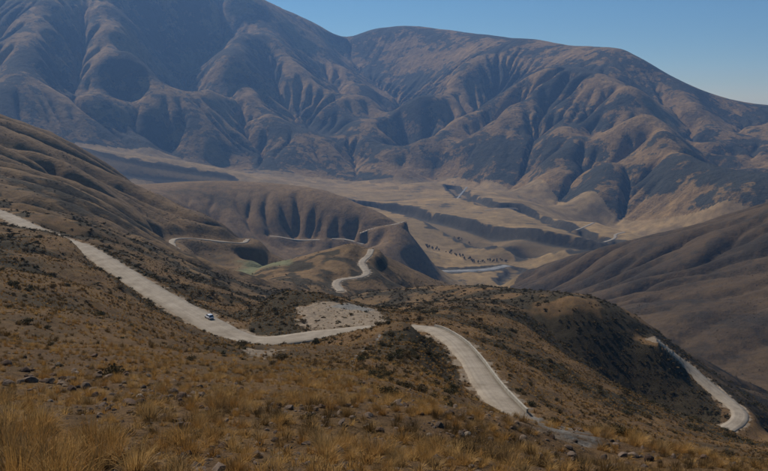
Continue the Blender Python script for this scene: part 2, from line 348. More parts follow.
# ------------------------------------------------------------------ river terraces: incised channels on the valley floor
def pl(*pts):
    W = []
    for u, v, z in pts:
        a, t = ray(u, v); D = z / t; W.append((D * math.sin(a), D * math.cos(a)))
    c = catmull(np.array(W), 30.0); return c
CHANNELS = [   # centre line, half width, depth, bank width
 (pl((270, 186, -470), (330, 199, -500), (380, 207, -520), (420, 219, -530), (460, 231, -535), (500, 242, -540), (545, 250, -540), (600, 256, -540)), 66, 40, 24),
 (pl((452, 184, -505), (462, 192, -510), (472, 199, -512), (490, 207, -515), (515, 210, -520), (535, 217, -525), (555, 228, -530), (580, 240, -535), (605, 249, -540), (640, 258, -540)), 30, 26, 20),
 (pl((430, 270, -562), (470, 270, -562), (505, 267, -562), (516, 272, -562), (508, 280, -562), (516, 285, -562), (530, 282, -562)), 28, 8, 10),
 (pl(*[(u, v, 4265 * float(ray(u, v)[1])) for u, v in ((84, 152), (96, 155), (130, 163), (165, 169.5), (200, 174), (225, 178))]), 70, 6, 22),
]
def poly_dist(x, y, P, reach):
    """distance to a polyline's samples (only within reach) and the index of the nearest sample"""
    d = np.full(x.shape, 1e9); idx = np.zeros(x.shape, int)
    sel = np.where((x > P[:, 0].min() - reach) & (x < P[:, 0].max() + reach) & (y > P[:, 1].min() - reach) & (y < P[:, 1].max() + reach))[0]
    if len(sel) == 0: return d, idx
    cs = reach; key = lambda a, b: (np.floor(a / cs).astype(np.int64) + 100000) * 1000003 + np.floor(b / cs).astype(np.int64) + 100000
    ks = np.unique(np.concatenate([key(P[:, 0] + i * cs, P[:, 1] + j * cs) for i in (-1, 0, 1) for j in (-1, 0, 1)]))
    sel = sel[np.isin(key(x[sel], y[sel]), ks)]
    for i in range(0, len(sel), 8000):
        s = sel[i:i + 8000]; q = (x[s][:, None] - P[None, :, 0]) ** 2 + (y[s][:, None] - P[None, :, 1]) ** 2
        k = q.argmin(1); idx[s] = k; d[s] = np.sqrt(q[np.arange(len(s)), k])
    return d, idx

def height(x, y):
    """final ground height at world x, y (flat arrays)"""
    az = np.arctan2(x, y); D = np.hypot(x, y)
    z = base_polar(az, D)
    wf = sstep(2300, 2600, D)
    zf = bil(ZFAR, (x - FX[0]) / CF, (y - FY[0]) / CF) * ((np.abs(x) < 8380) & (y > 1000) & (y < 11570))
    zm = bil(ZMID, (x - MX[0]) / CM, (y - MY[0]) / CM) * ((np.abs(x) < 1498) & (y > 62) & (y < 2690))
    z = z + zf * wf + zm * (1 - wf)
    # channels
    far = np.where((D > 1500) & (D < 6500))[0]
    if len(far):
        xx, yy = x[far], y[far]; wob = 45 * fbm(xx, yy, 620, 3, 0.45, 77)
        cut = np.zeros(len(far))
        for P, hw, dep, bank in CHANNELS:
            d, _ = poly_dist(xx, yy, P, hw + bank + 120)
            cut = np.maximum(cut, dep * (1 - sstep(hw, hw + bank, d + wob * (hw > 30))))
        z[far] -= cut
    # small relief near the camera
    nr = np.where(D < 420)[0]
    if len(nr):
        xx, yy, dd = x[nr], y[nr], D[nr]
        z[nr] += 0.9 * fbm(xx, yy, 14, 3, 0.5, 41) * sstep(18, 70, dd) + 0.16 * fbm(xx, yy, 2.2, 3, 0.5, 42) * sstep(4, 12, dd) + 0.03 * fbm(xx, yy, 0.5, 2, 0.5, 43)
    md = np.where((D >= 60) & (D < 2600))[0]
    if len(md):
        xx, yy, dd = x[md], y[md], D[md]
        z[md] += 0.5 * fbm(xx, yy, 5.5, 2, 0.5, 44) * sstep(60, 120, dd) * (1 - sstep(500, 900, dd)) + 2.0 * fbm(xx, yy, 30, 3, 0.5, 45) * sstep(150, 600, dd)
    # road benches
    for k, P in ROADLINE.items():
        hw = WIDTH[k] / 2; soft = SOFT.get(k, 16.0)
        reach = hw + 2 + soft * 2.0
        d, i = poly_dist(x, y, P, reach)
        w = 1 - sstep(ROADW[k][i] / 2 + 0.8, ROADW[k][i] / 2 + 2 + soft * 2.0, d)
        s = w > 0
        z[s] = z[s] * (1 - w[s]) + (P[i[s], 2] - (0.35 if k in SOFT else 1.0)) * w[s]
    return z

# ------------------------------------------------------------------ ground mesh, polar grid denser where the photograph looks
def geo(a, b, r): return np.exp(np.arange(math.log(a), math.log(b), r))
ROW = np.concatenate([geo(2.0, 25, .016), geo(25, 120, .0105), geo(120, 1100, .0046), geo(1100, 3200, .0048), geo(3200, 11500, .0029)])
AZD = np.linspace(R(-31.5), R(31.5), 560)
side = np.cumsum(np.linspace(.15, 3.0, 40)); side = side / side[-1] * 68.5
AZ = np.concatenate([R(-31.5) - R(1) * side[::-1], AZD, R(31.5) + R(1) * side])
gaz, gD = np.meshgrid(AZ, ROW, indexing='ij')
X = (gD * np.sin(gaz)).ravel(); Y = (gD * np.cos(gaz)).ravel()
Z = height(X, Y)
NA, NR = gaz.shape
ZG = Z.reshape(NA, NR); TG = ZG / gD
print('heights', NA, 'x', NR, round(time.time() - T0, 1), 's')

def hz(x, y):
    """height of the ground sheet as meshed (bilinear)"""
    x = np.atleast_1d(np.asarray(x, float)); y = np.atleast_1d(np.asarray(y, float))
    return bil(ZG, np.interp(np.arctan2(x, y), AZ, np.arange(NA)), np.interp(np.hypot(x, y), ROW, np.arange(NR)))
def hit(u, v):
    """where the photo pixel's line of sight meets the ground"""
    a, t = ray(u, v); f = float(np.interp(a, AZ, np.arange(NA))); i = int(f)
    col = TG[i] * (1 - (f - i)) + TG[min(i + 1, NA - 1)] * (f - i)
    k = int(np.argmax(col >= t)); D = ROW[k]
    if k > 0:
        q = (t - col[k - 1]) / max(1e-9, col[k] - col[k - 1]); D = ROW[k - 1] + q * (ROW[k] - ROW[k - 1])
    x, y = D * math.sin(a), D * math.cos(a)
    return Vector((x, y, float(hz(x, y)[0])))
CMX = np.maximum.accumulate(TG, axis=1)
VIS = TG >= CMX - 1e-4                                  # seen from the photograph's viewpoint

def px_poly(pts): return np.array([hit(u, v)[:2] for u, v in pts])
def inside(x, y, P):
    c = np.zeros(x.shape, bool); j = len(P) - 1
    for i in range(len(P)):
        xi, yi = P[i]; xj, yj = P[j]
        c ^= ((yi > y) != (yj > y)) & (x < (xj - xi) * (y - yi) / (yj - yi + 1e-12) + xi); j = i
    return c
def project(x, y, z):
    """world -> photo pixel"""
    yc = y * SP + z * CP; f = y * CP - z * SP
    return CX + FPX * x / f, CY - FPX * yc / f

# ground cover per vertex: red = spread gravel, green = grey scree, blue = close scrub, also painted shade on banks and ravine wall, alpha = field
def soft_poly(x, y, pts, rag, seed=0):
    """1 inside the polygon, thinning out raggedly over its edge"""
    P = px_poly(pts); out = np.zeros(len(x)); sel = np.where((x > P[:, 0].min() - 4 * rag) & (x < P[:, 0].max() + 4 * rag) & (y > P[:, 1].min() - 4 * rag) & (y < P[:, 1].max() + 4 * rag))[0]
    if len(sel) == 0: return out
    acc = 0
    for k in range(7):
        a_ = k * 0.9; r_ = rag * (k / 3.5)
        acc = acc + inside(x[sel] + r_ * math.cos(a_) + rag * 2.0 * fbm(x[sel], y[sel], rag * 4, 4, 0.65, 51 + seed), y[sel] + r_ * math.sin(a_) + rag * 2.0 * fbm(x[sel], y[sel], rag * 4, 4, 0.65, 58 + seed), P)
    out[sel] = acc / 7.0; return out
DENSE_PX = ([(362, 352), (384, 332), (408, 330), (428, 334), (446, 352), (462, 378), (470, 396), (440, 402), (400, 388), (358, 374)],
            [(250, 330), (256, 308), (268, 296), (280, 290), (330, 296), (360, 306), (372, 312), (368, 318), (320, 303), (298, 306), (294, 326)],
            [(205, 345), (238, 345), (246, 356), (236, 362), (205, 352)],
            [(540, 332), (560, 316), (585, 313), (615, 326), (652, 347), (690, 376), (722, 410), (706, 426), (664, 411), (609, 383), (565, 346)])  # last: far ravine wall, its shade painted in as close scrub
DENSE = [px_poly(q) for q in DENSE_PX]
def scrub_density(x, y, D):
    dn = 0.2 + 1.0 * np.clip(fbm(x, y, 38, 4, 0.55, 71), -0.25, 1)
    dn = np.where(D > 200, dn * 1.7 + 0.12, dn * np.interp(D, [20, 60, 200], [0.1, 0.4, 0.95]))
    for P in DENSE: dn = np.where(inside(x, y, P), 0.95, dn)
    return np.clip(dn, 0.01, 1)
COVER = np.zeros((NA * NR, 4), np.float32); Dv = gD.ravel(); nr = np.where(Dv < 900)[0]; xs, ys = X[nr], Y[nr]
pad = soft_poly(xs, ys, [(298, 324), (297, 312), (305, 305), (340, 303), (365, 306), (383, 318), (383, 324), (345, 328), (310, 331)], 2.0)
pad = np.maximum(pad, soft_poly(xs, ys, [(238, 348), (262, 350), (280, 349), (268, 355), (262, 360), (250, 358)], 1.2, 3))
scr = np.maximum(soft_poly(xs, ys, [(514, 408), (524, 409), (545, 421), (570, 432), (592, 440), (592, 448), (560, 446), (535, 436), (520, 425)], 1.5, 5), 0.75 * soft_poly(xs, ys, [(320, 309), (345, 303.5), (366, 306), (378, 314), (360, 311), (340, 308)], 1.5, 6))
for k in ('near', 'ravine', 'knoll', 'foot'):
    d, i_ = poly_dist(xs, ys, ROADLINE[k], 14); d = d - ROADW[k][i_] / 2
    pad = np.maximum(pad, np.clip(1.0 - d / 2.2 + 1.6 * fbm(xs, ys, 5, 4, 0.6, 55), 0, 1) * (d < 6))
pth = catmull(np.array([hit(u, v)[:2] for u, v in [(354, 374), (352, 366), (356, 357), (364, 349), (370, 342), (380, 334)]]), 0.6)
d, _ = poly_dist(xs, ys, pth, 4); scr = np.maximum(scr, 0.8 * np.clip(1.0 - d / 0.5 + 0.9 * fbm(xs, ys, 2, 3, 0.6, 56), 0, 1) * (d < 2))
COVER[nr, 0] = pad; COVER[nr, 1] = scr
COVER[nr, 2] = np.clip(scrub_density(xs, ys, Dv[nr]) * 1.25 - 0.1, 0, 1) * sstep(40, 200, Dv[nr]) * (1 - np.maximum(pad, scr))
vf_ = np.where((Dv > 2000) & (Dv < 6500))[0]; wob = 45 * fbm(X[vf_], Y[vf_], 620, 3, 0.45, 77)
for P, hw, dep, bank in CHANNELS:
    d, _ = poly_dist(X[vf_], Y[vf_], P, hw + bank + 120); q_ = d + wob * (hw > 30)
    COVER[vf_, 2] = np.maximum(COVER[vf_, 2], (1 - sstep(hw + bank, hw + bank + 25, q_ + 40 * fbm(X[vf_], Y[vf_], 90, 3, 0.6, 78))) * (0.45 + 0.5 * sstep(hw * 0.4, hw, q_)))  # bank scrub; its dark tone also paints in the shade of the scarps
fv = np.where((Dv > 800) & (Dv < 2300))[0]; COVER[fv, 3] = soft_poly(X[fv], Y[fv], [(222, 271), (240, 264), (262, 262), (288, 260), (288, 266), (255, 271)], 8.0, 8)

# ------------------------------------------------------------------ materials
def nt(name):
    m = bpy.data.materials.new(name); m.use_nodes = True; t = m.node_tree; t.nodes.clear()
    o = t.nodes.new('ShaderNodeOutputMaterial'); b = t.nodes.new('ShaderNodeBsdfPrincipled'); t.links.new(b.outputs[0], o.inputs[0])
    b.inputs['Specular IOR Level'].default_value = 0.15; b.inputs['Roughness'].default_value = 0.95
    return m, t, b
def N(t, kind, **kw):
    nd = t.nodes.new(kind)
    for k, v in kw.items():
        if k in nd.inputs.keys(): nd.inputs[k].default_value = v
        else: setattr(nd, k, v)
    return nd
def tnoise(t, scale, detail=5, rough=0.6, vec=None):
    nd = N(t, 'ShaderNodeTexNoise', Scale=scale, Detail=detail, Roughness=rough)
    if vec is not None: t.links.new(vec, nd.inputs['Vector'])
    return nd.outputs['Fac']
def ramp(t, fac, stops):
    r = t.nodes.new('ShaderNodeValToRGB'); e = r.color_ramp.elements
    while len(e) < len(stops): e.new(0.5)
    for el, (p, c) in zip(e, stops): el.position = p; el.color = c if len(c) == 4 else (*c, 1)
    t.links.new(fac, r.inputs[0]); return r.outputs[0]
def mix(t, fac, a, b, blend='MIX'):
    m = t.nodes.new('ShaderNodeMix'); m.data_type = 'RGBA'; m.blend_type = blend
    for s, v in ((m.inputs[0], fac), (m.inputs[6], a), (m.inputs[7], b)):
        if hasattr(v, 'links'): t.links.new(v, s)
        else: s.default_value = v if not isinstance(v, tuple) or len(v) == 4 else (*v, 1)
    return m.outputs[2]
def pos(t): return t.nodes.new('ShaderNodeNewGeometry').outputs['Position']
def bump(t, b, h, strength, dist):
    n_ = N(t, 'ShaderNodeBump', Strength=strength, Distance=dist); t.links.new(h, n_.inputs['Height']); t.links.new(n_.outputs[0], b.inputs['Normal'])

def terrain_mat(name, soil, grass, dark, k, patch, fine, bscale, bdist, cover=False, kw=0.16, micro=False, var=0.8, fields=0):
    """bare soil, dry grass and darker scrub in patches of their own, mixed by world position"""
    m, t, b = nt(name); p = pos(t)
    big = tnoise(t, patch, 7, 0.66, p); mid_ = tnoise(t, patch * 5.3, 6, 0.66, p); fi = tnoise(t, fine, 6, 0.7, p)
    c1 = mix(t, ramp(t, mid_, [(0.36, (0, 0, 0)), (0.62, (1, 1, 1))]), soil, grass)
    fac = N(t, 'ShaderNodeMath', operation='ADD'); t.links.new(big, fac.inputs[0])
    half = N(t, 'ShaderNodeMath', operation='MULTIPLY'); t.links.new(fi, half.inputs[0]); half.inputs[1].default_value = 0.6
    t.links.new(half.outputs[0], fac.inputs[1])
    c2 = mix(t, ramp(t, fac.outputs[0], [(k, (0, 0, 0)), (k + kw, (1, 1, 1))]), c1, dark)
    if cover:
        at = N(t, 'ShaderNodeAttribute', attribute_name='cover'); sp_ = t.nodes.new('ShaderNodeSeparateColor'); t.links.new(at.outputs['Color'], sp_.inputs[0])
        def soft(src, w):                                # cover breaks up with the fine noise
            a_ = N(t, 'ShaderNodeMath', operation='MULTIPLY_ADD'); t.links.new(fi, a_.inputs[0]); a_.inputs[1].default_value = 1.3; a_.inputs[2].default_value = 0.35
            m_ = N(t, 'ShaderNodeMath', operation='MULTIPLY'); t.links.new(src, m_.inputs[0]); t.links.new(a_.outputs[0], m_.inputs[1])
            return ramp(t, m_.outputs[0], [(0.5 - w, (0, 0, 0)), (0.5 + w, (1, 1, 1))])
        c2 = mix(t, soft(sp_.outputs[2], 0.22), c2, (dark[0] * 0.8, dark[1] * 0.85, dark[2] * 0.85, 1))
        c2 = mix(t, soft(sp_.outputs[0], 0.2), c2, (0.25, 0.20, 0.15, 1)); c2 = mix(t, soft(sp_.outputs[1], 0.2), c2, (0.20, 0.195, 0.185, 1))
        c2 = mix(t, at.outputs['Alpha'], c2, (0.15, 0.155, 0.085, 1))
    if fields:                                           # old fields: each plot its own tone
        vo = N(t, 'ShaderNodeTexVoronoi', Scale=fields, feature='F1'); vo.distance = 'CHEBYCHEV'; t.links.new(p, vo.inputs['Vector']); sc_ = t.nodes.new('ShaderNodeSeparateColor'); t.links.new(vo.outputs['Color'], sc_.inputs[0])
        c2 = mix(t, 0.8, c2, ramp(t, sc_.outputs[0], [(0.0, (0.72, 0.72, 0.7)), (0.5, (1.0, 1.0, 1.0)), (1.0, (1.3, 1.24, 1.12))]), 'MULTIPLY')
    c3 = mix(t, var, c2, ramp(t, fi, [(0.28, (0.42, 0.42, 0.42)), (0.72, (1.4, 1.4, 1.4))]), 'MULTIPLY')
    t.links.new(c3, b.inputs['Base Color'])
    if micro:
        mi = tnoise(t, 16, 5, 0.7, p); c3 = mix(t, 0.7, c3, ramp(t, mi, [(0.3, (0.55, 0.53, 0.5)), (0.7, (1.35, 1.33, 1.3))]), 'MULTIPLY'); t.links.new(c3, b.inputs['Base Color'])
        b1_ = N(t, 'ShaderNodeBump', Strength=0.9, Distance=0.06); t.links.new(mi, b1_.inputs['Height'])
        b2_ = N(t, 'ShaderNodeBump', Strength=0.9, Distance=bdist); t.links.new(tnoise(t, bscale, 7, 0.7, p), b2_.inputs['Height']); t.links.new(b1_.outputs[0], b2_.inputs['Normal']); t.links.new(b2_.outputs[0], b.inputs['Normal'])
    else: bump(t, b, tnoise(t, bscale, 7, 0.7, p), 0.9, bdist)
    return m
M = {}
M['hillside'] = terrain_mat('hillside_soil', (0.13, 0.079, 0.042), (0.175, 0.105, 0.044), (0.054, 0.04, 0.023), 0.78, 0.035, 0.9, 1.6, 0.55, True, micro=True, var=0.95)
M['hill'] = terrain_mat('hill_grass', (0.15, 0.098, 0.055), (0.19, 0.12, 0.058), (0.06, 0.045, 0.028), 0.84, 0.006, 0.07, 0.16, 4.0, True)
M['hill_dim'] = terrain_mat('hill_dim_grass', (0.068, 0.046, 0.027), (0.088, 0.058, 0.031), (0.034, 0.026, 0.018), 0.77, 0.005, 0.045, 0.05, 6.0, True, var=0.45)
M['valley'] = terrain_mat('valley_grass', (0.20, 0.135, 0.066), (0.25, 0.17, 0.08), (0.055, 0.045, 0.034), 0.90, 0.0035, 0.022, 0.05, 3.0, True, fields=0.0055)
M['mountain'] = terrain_mat('mountain_grass', (0.19, 0.12, 0.05), (0.29, 0.18, 0.072), (0.04, 0.038, 0.027), 0.77, 0.0022, 0.013, 0.011, 55.0, kw=0.06)

# ------------------------------------------------------------------ ground split into hillside, hills, valley floor, mountains
ucol = np.tan(np.clip(AZ, -1.2, 1.2)) * FPX * 0.97 + CX     # rough photo column of each azimuth
b1 = np.interp(ucol, [-300, 0, 100, 200, 260, 300, 340, 380, 420, 470, 520, 580, 640, 700, 760, 900], [700, 640, 560, 420, 370, 345, 350, 360, 480, 700, 720, 600, 500, 450, 420, 400])
b2 = np.interp(ucol, [-300, 0, 150, 300, 380, 425, 470, 505, 560, 640, 768, 1000], [2850, 2850, 2850, 2750, 2450, 2350, 1900, 1950, 2330, 2280, 2380, 2500])
b3 = foot_D(AZ)
split_u = np.interp(ROW, [4900, 5600, 6300, 7000, 7800, 8800, 11500], [404, 400, 388, 375, 360, 344, 330]); split_az = np.arctan((split_u - CX) / FPX)
am = 0.5 * (AZ[1:] + AZ[:-1])[:, None]; rm = 0.5 * (ROW[1:] + ROW[:-1])[None, :]; um = 0.5 * (ucol[1:] + ucol[:-1])[:, None]
e = lambda q: (0.5 * (q[1:] + q[:-1]))[:, None]
sp = (0.5 * (split_az[1:] + split_az[:-1]))[None, :]
REG = np.zeros((NA - 1, NR - 1), int)
REG[rm > e(b1)] = 1
REG[(rm > e(b1)) & (um > 180) & (um < 452) & (rm < 1290 + 0 * um)] = 2
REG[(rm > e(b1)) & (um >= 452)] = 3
REG[rm > e(b2)] = 4
REG[(rm > e(b3)) & (am < sp)] = 5
REG[(rm > e(b3)) & (am >= sp)] = 6
# vertex normals of the whole sheet, so that the pieces join without a seam
VV = np.stack([X, Y, Z], 1)
G3 = VV.reshape(NA, NR, 3)
du = np.gradient(G3, axis=0); dv = np.gradient(G3, axis=1); VN = np.cross(dv, du); VN /= np.linalg.norm(VN, axis=2, keepdims=True) + 1e-12
VN[VN[..., 2] < 0] *= -1
ids = np.arange(NA * NR).reshape(NA, NR)
QUADS = np.stack([ids[:-1, :-1], ids[:-1, 1:], ids[1:, 1:], ids[1:, :-1]], -1)
def sheet(name, reg, mat, label=None):
    q = QUADS[REG == reg]; used, inv = np.unique(q, return_inverse=True); q = inv.reshape(-1, 4)[:, ::-1]
    me = bpy.data.meshes.new(name); me.vertices.add(len(used)); me.vertices.foreach_set('co', VV[used].astype(np.float32).ravel())
    me.loops.add(q.size); me.loops.foreach_set('vertex_index', q.ravel().astype(np.int32))
    me.polygons.add(len(q)); me.polygons.foreach_set('loop_start', np.arange(0, q.size, 4, dtype=np.int32))
    me.update(calc_edges=True); me.polygons.foreach_set('use_smooth', np.ones(len(q), bool))
    me.normals_split_custom_set_from_vertices(VN.reshape(-1, 3)[used].tolist())
    at = me.attributes.new('cover', 'FLOAT_COLOR', 'POINT'); at.data.foreach_set('color', COVER[used].ravel())
    me.materials.append(mat); o = bpy.data.objects.new(name, me); COL.objects.link(o); o['kind'] = 'structure'
    if label: o['label'] = label
    return o
sheet('ground', 0, M['hillside'], 'steep dry hillside of ochre grass and stones under the road')
sheet('hill_left', 1, M['hill'], 'rounded brown foothills with dark gullies below the big mountain')
sheet('hill_middle', 2, M['hill'], 'brown knoll crossed by a winding gravel road')
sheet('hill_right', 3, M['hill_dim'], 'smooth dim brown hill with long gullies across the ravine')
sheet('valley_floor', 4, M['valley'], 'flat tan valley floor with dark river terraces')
sheet('mountain_left', 5, M['mountain'], 'tall hazy blue mountain that rises out of the picture')
sheet('mountain_right', 6, M['mountain'], 'broad tan and blue mountain under the open sky')
print('sheets', round(time.time() - T0, 1), 's')

# ------------------------------------------------------------------ roads
def road_mat():
    m, t, b = nt('pale_gravel'); p = pos(t)
    c = ramp(t, tnoise(t, 0.16, 7, 0.7, p), [(0.3, (0.17, 0.142, 0.112)), (0.5, (0.25, 0.215, 0.175)), (0.7, (0.31, 0.272, 0.225))])
    at = N(t, 'ShaderNodeAttribute', attribute_name='across'); mp = N(t, 'ShaderNodeMapping'); mp.inputs['Scale'].default_value = (5.0, 1.0, 1.0); t.links.new(at.outputs['Vector'], mp.inputs['Vector'])
    c = mix(t, 0.4, c, ramp(t, tnoise(t, 1.0, 4, 0.6, mp.outputs[0]), [(0.35, (0.68, 0.66, 0.63)), (0.62, (1.15, 1.15, 1.15))]), 'MULTIPLY')
    c = mix(t, 0.6, c, ramp(t, tnoise(t, 6, 4, 0.6, p), [(0.3, (0.75, 0.75, 0.75)), (0.7, (1.2, 1.2, 1.2))]), 'MULTIPLY')
    t.links.new(c, b.inputs['Base Color']); bump(t, b, tnoise(t, 4, 5, 0.6, p), 0.5, 0.05); return m
M['road'] = road_mat()
def simple_mat(name, c1, c2, scale, bd=0.05, bs=None, k=(0.3, 0.7), fine=None):
    m, t, b = nt(name); p = pos(t); c = ramp(t, tnoise(t, scale, 6, 0.65, p), [(k[0], c1), (k[1], c2)])
    c = mix(t, 0.7, c, ramp(t, tnoise(t, fine or scale * 9, 4, 0.65, p), [(0.3, (0.65, 0.65, 0.65)), (0.7, (1.3, 1.3, 1.3))]), 'MULTIPLY')
    t.links.new(c, b.inputs['Base Color'])
    if bd: bump(t, b, tnoise(t, bs or scale * 6, 6, 0.65, p), 0.8, bd)
    return m
M['bed'] = simple_mat('river_gravel', (0.13, 0.135, 0.14), (0.25, 0.25, 0.25), 0.03, 0.0)
def ribbon(name, P, width, mat, label, skirt=1.2, wob=0.5, seed=0):
    Tn = np.gradient(P[:, :2], axis=0); Tn /= np.linalg.norm(Tn, axis=1, keepdims=True) + 1e-9
    Nn = np.stack([Tn[:, 1], -Tn[:, 0]], 1); V = []; F = []
    s = np.concatenate([[0], np.cumsum(np.linalg.norm(np.diff(P[:, :2], axis=0), axis=1))])
    offs = [(-1, -skirt, 1.12), (-1, 0, 1), (-0.5, 0.06, 1), (0, 0.1, 1), (0.5, 0.06, 1), (1, 0, 1), (1, -skirt, 1.12)]
    wl = wob * fbm(s, s * 0 + seed, 14, 3, 0.6, 91); wr = wob * fbm(s, s * 0 + seed + 9.5, 14, 3, 0.6, 92)
    for i in range(len(P)):
        for o, dz, k in offs:
            h = (width[i] if hasattr(width, '__len__') else width) / 2 + (wl[i] if o < 0 else wr[i])
            xy = P[i, :2] + Nn[i] * o * h * k; V.append((xy[0], xy[1], P[i, 2] + dz))
    m = len(offs)
    for i in range(len(P) - 1):
        for j in range(m - 1): F.append((i * m + j, i * m + j + 1, (i + 1) * m + j + 1, (i + 1) * m + j))
    me = bpy.data.meshes.new(name); me.from_pydata(V, [], F); me.materials.append(mat); me.update()
    at = me.attributes.new('across', 'FLOAT_VECTOR', 'POINT'); at.data.foreach_set('vector', np.array([(o[0], s[i] * 0.02, seed) for i in range(len(P)) for o in offs], np.float32).ravel())
    for pg in me.polygons: pg.use_smooth = True
    o = bpy.data.objects.new(name, me); COL.objects.link(o); o['kind'] = 'structure'; o['label'] = label
    return o
RL = {'near': 'wide pale gravel road across the near hillside', 'ravine': 'gravel road bending along the rim of the ravine', 'knoll': 'winding gravel road over the brown knoll',
      'foot': 'thin gravel road at the foot of the brown hills', 'mid': 'thin gravel road stretch on the shaded slope', 'mid2': 'short gravel road stretch behind the knoll',
      'upper': 'thin gravel road along the far ridge end', 'lower': 'short gravel road bend below the far ridge'}
RL.update({'river': 'grey braided river bed in front of the lower terrace', 'bend': 'grey river bend below the smooth right-hand hill', 'stream': 'narrow grey stream bed in the side valley', 'track': 'pale track on the far valley floor by the mountain foot',
           'hairpin': 'bright bend of a far valley road behind the right-hand hill', 'bank': 'pale track beside the dark far stream banks', 'reach': 'short pale stream reach at the mountain foot'})
for i, (k, P) in enumerate(ROADLINE.items()):
    wet = k in ('river', 'bend', 'stream', 'reach')
    ribbon('river' if k in ('river', 'bend') else 'stream' if wet else 'road', P, ROADW[k], M['bed'] if wet else M['road'], RL[k], wob=0.5 if k in SOFT else 0.2 * WIDTH[k], skirt=1.2 if k in SOFT else 2.5, seed=i * 3.7)

# ------------------------------------------------------------------ parapet wall on the outer edge of the near road
def obj(name, me, mat, parent=None, smooth=False):
    me.materials.clear(); me.materials.append(mat)
    if smooth:
        for pg in me.polygons: pg.use_smooth = True
    o = bpy.data.objects.new(name, me); COL.objects.link(o)
    if parent: o.parent = parent
    return o
def tag(o, label, cat, group=None):
    o['label'] = label; o['category'] = cat
    if group: o['group'] = group
    return o
def bm_mesh(name, bm):
    bmesh.ops.recalc_face_normals(bm, faces=bm.faces); me = bpy.data.meshes.new(name); bm.to_mesh(me); bm.free(); return me
M['concrete'] = simple_mat('weathered_concrete', (0.22, 0.20, 0.17), (0.34, 0.315, 0.27), 0.8, 0.02, 6)
def parapet():
    P = ROADLINE['near']; a0 = int(np.argmin([abs(project(*p)[0] - 428) + abs(project(*p)[1] - 327.5) for p in P])); a1 = int(np.argmin([abs(project(*p)[0] - 513) + abs(project(*p)[1] - 416) for p in P]))
    seg = P[a0:a1 + 1]; Tn = np.gradient(seg[:, :2], axis=0); Tn /= np.linalg.norm(Tn, axis=1, keepdims=True); Nn = np.stack([-Tn[:, 1], Tn[:, 0]], 1)
    if Nn[len(seg) // 2, 0] < 0: Nn = -Nn
    C = np.column_stack([seg[:, :2] + Nn * (ROADW['near'][a0:a1 + 1, None] / 2 + 0.1), seg[:, 2]])
    root = bpy.data.objects.new('parapet_wall', None); COL.objects.link(root); root.location = C[0]
    tag(root, 'low pale concrete parapet wall along the outer road edge', 'wall')
    def strip(name, hw, z0, z1, i0, i1):
        bm = bmesh.new(); rings = []
        for i in range(i0, i1 + 1):
            rings.append([bm.verts.new(Vector((C[i, 0] + Nn[i, 0] * o, C[i, 1] + Nn[i, 1] * o, C[i, 2] + z)) - root.location) for o, z in ((-hw, z0), (hw, z0), (hw, z1), (-hw, z1))])
        for r, q in zip(rings[:-1], rings[1:]):
            for k in range(4): bm.faces.new((r[k], r[(k + 1) % 4], q[(k + 1) % 4], q[k]))
        bm.faces.new(rings[0]); bm.faces.new(rings[-1][::-1])
        return obj(name, bm_mesh(name, bm), M['concrete'], root)
    n_ = len(C); k = 4                                   # cast in lengths, each its own piece
    for i in range(0, n_ - 1, k):
        e_ = min(i + k, n_ - 1); dz = random.uniform(-0.06, 0.06)
        b_ = strip('wall_section', 0.14, -1.5, 0.58 + dz, i, e_)
        c_ = strip('coping', 0.18, 0.582 + dz, 0.68 + dz, i, e_)
parapet()

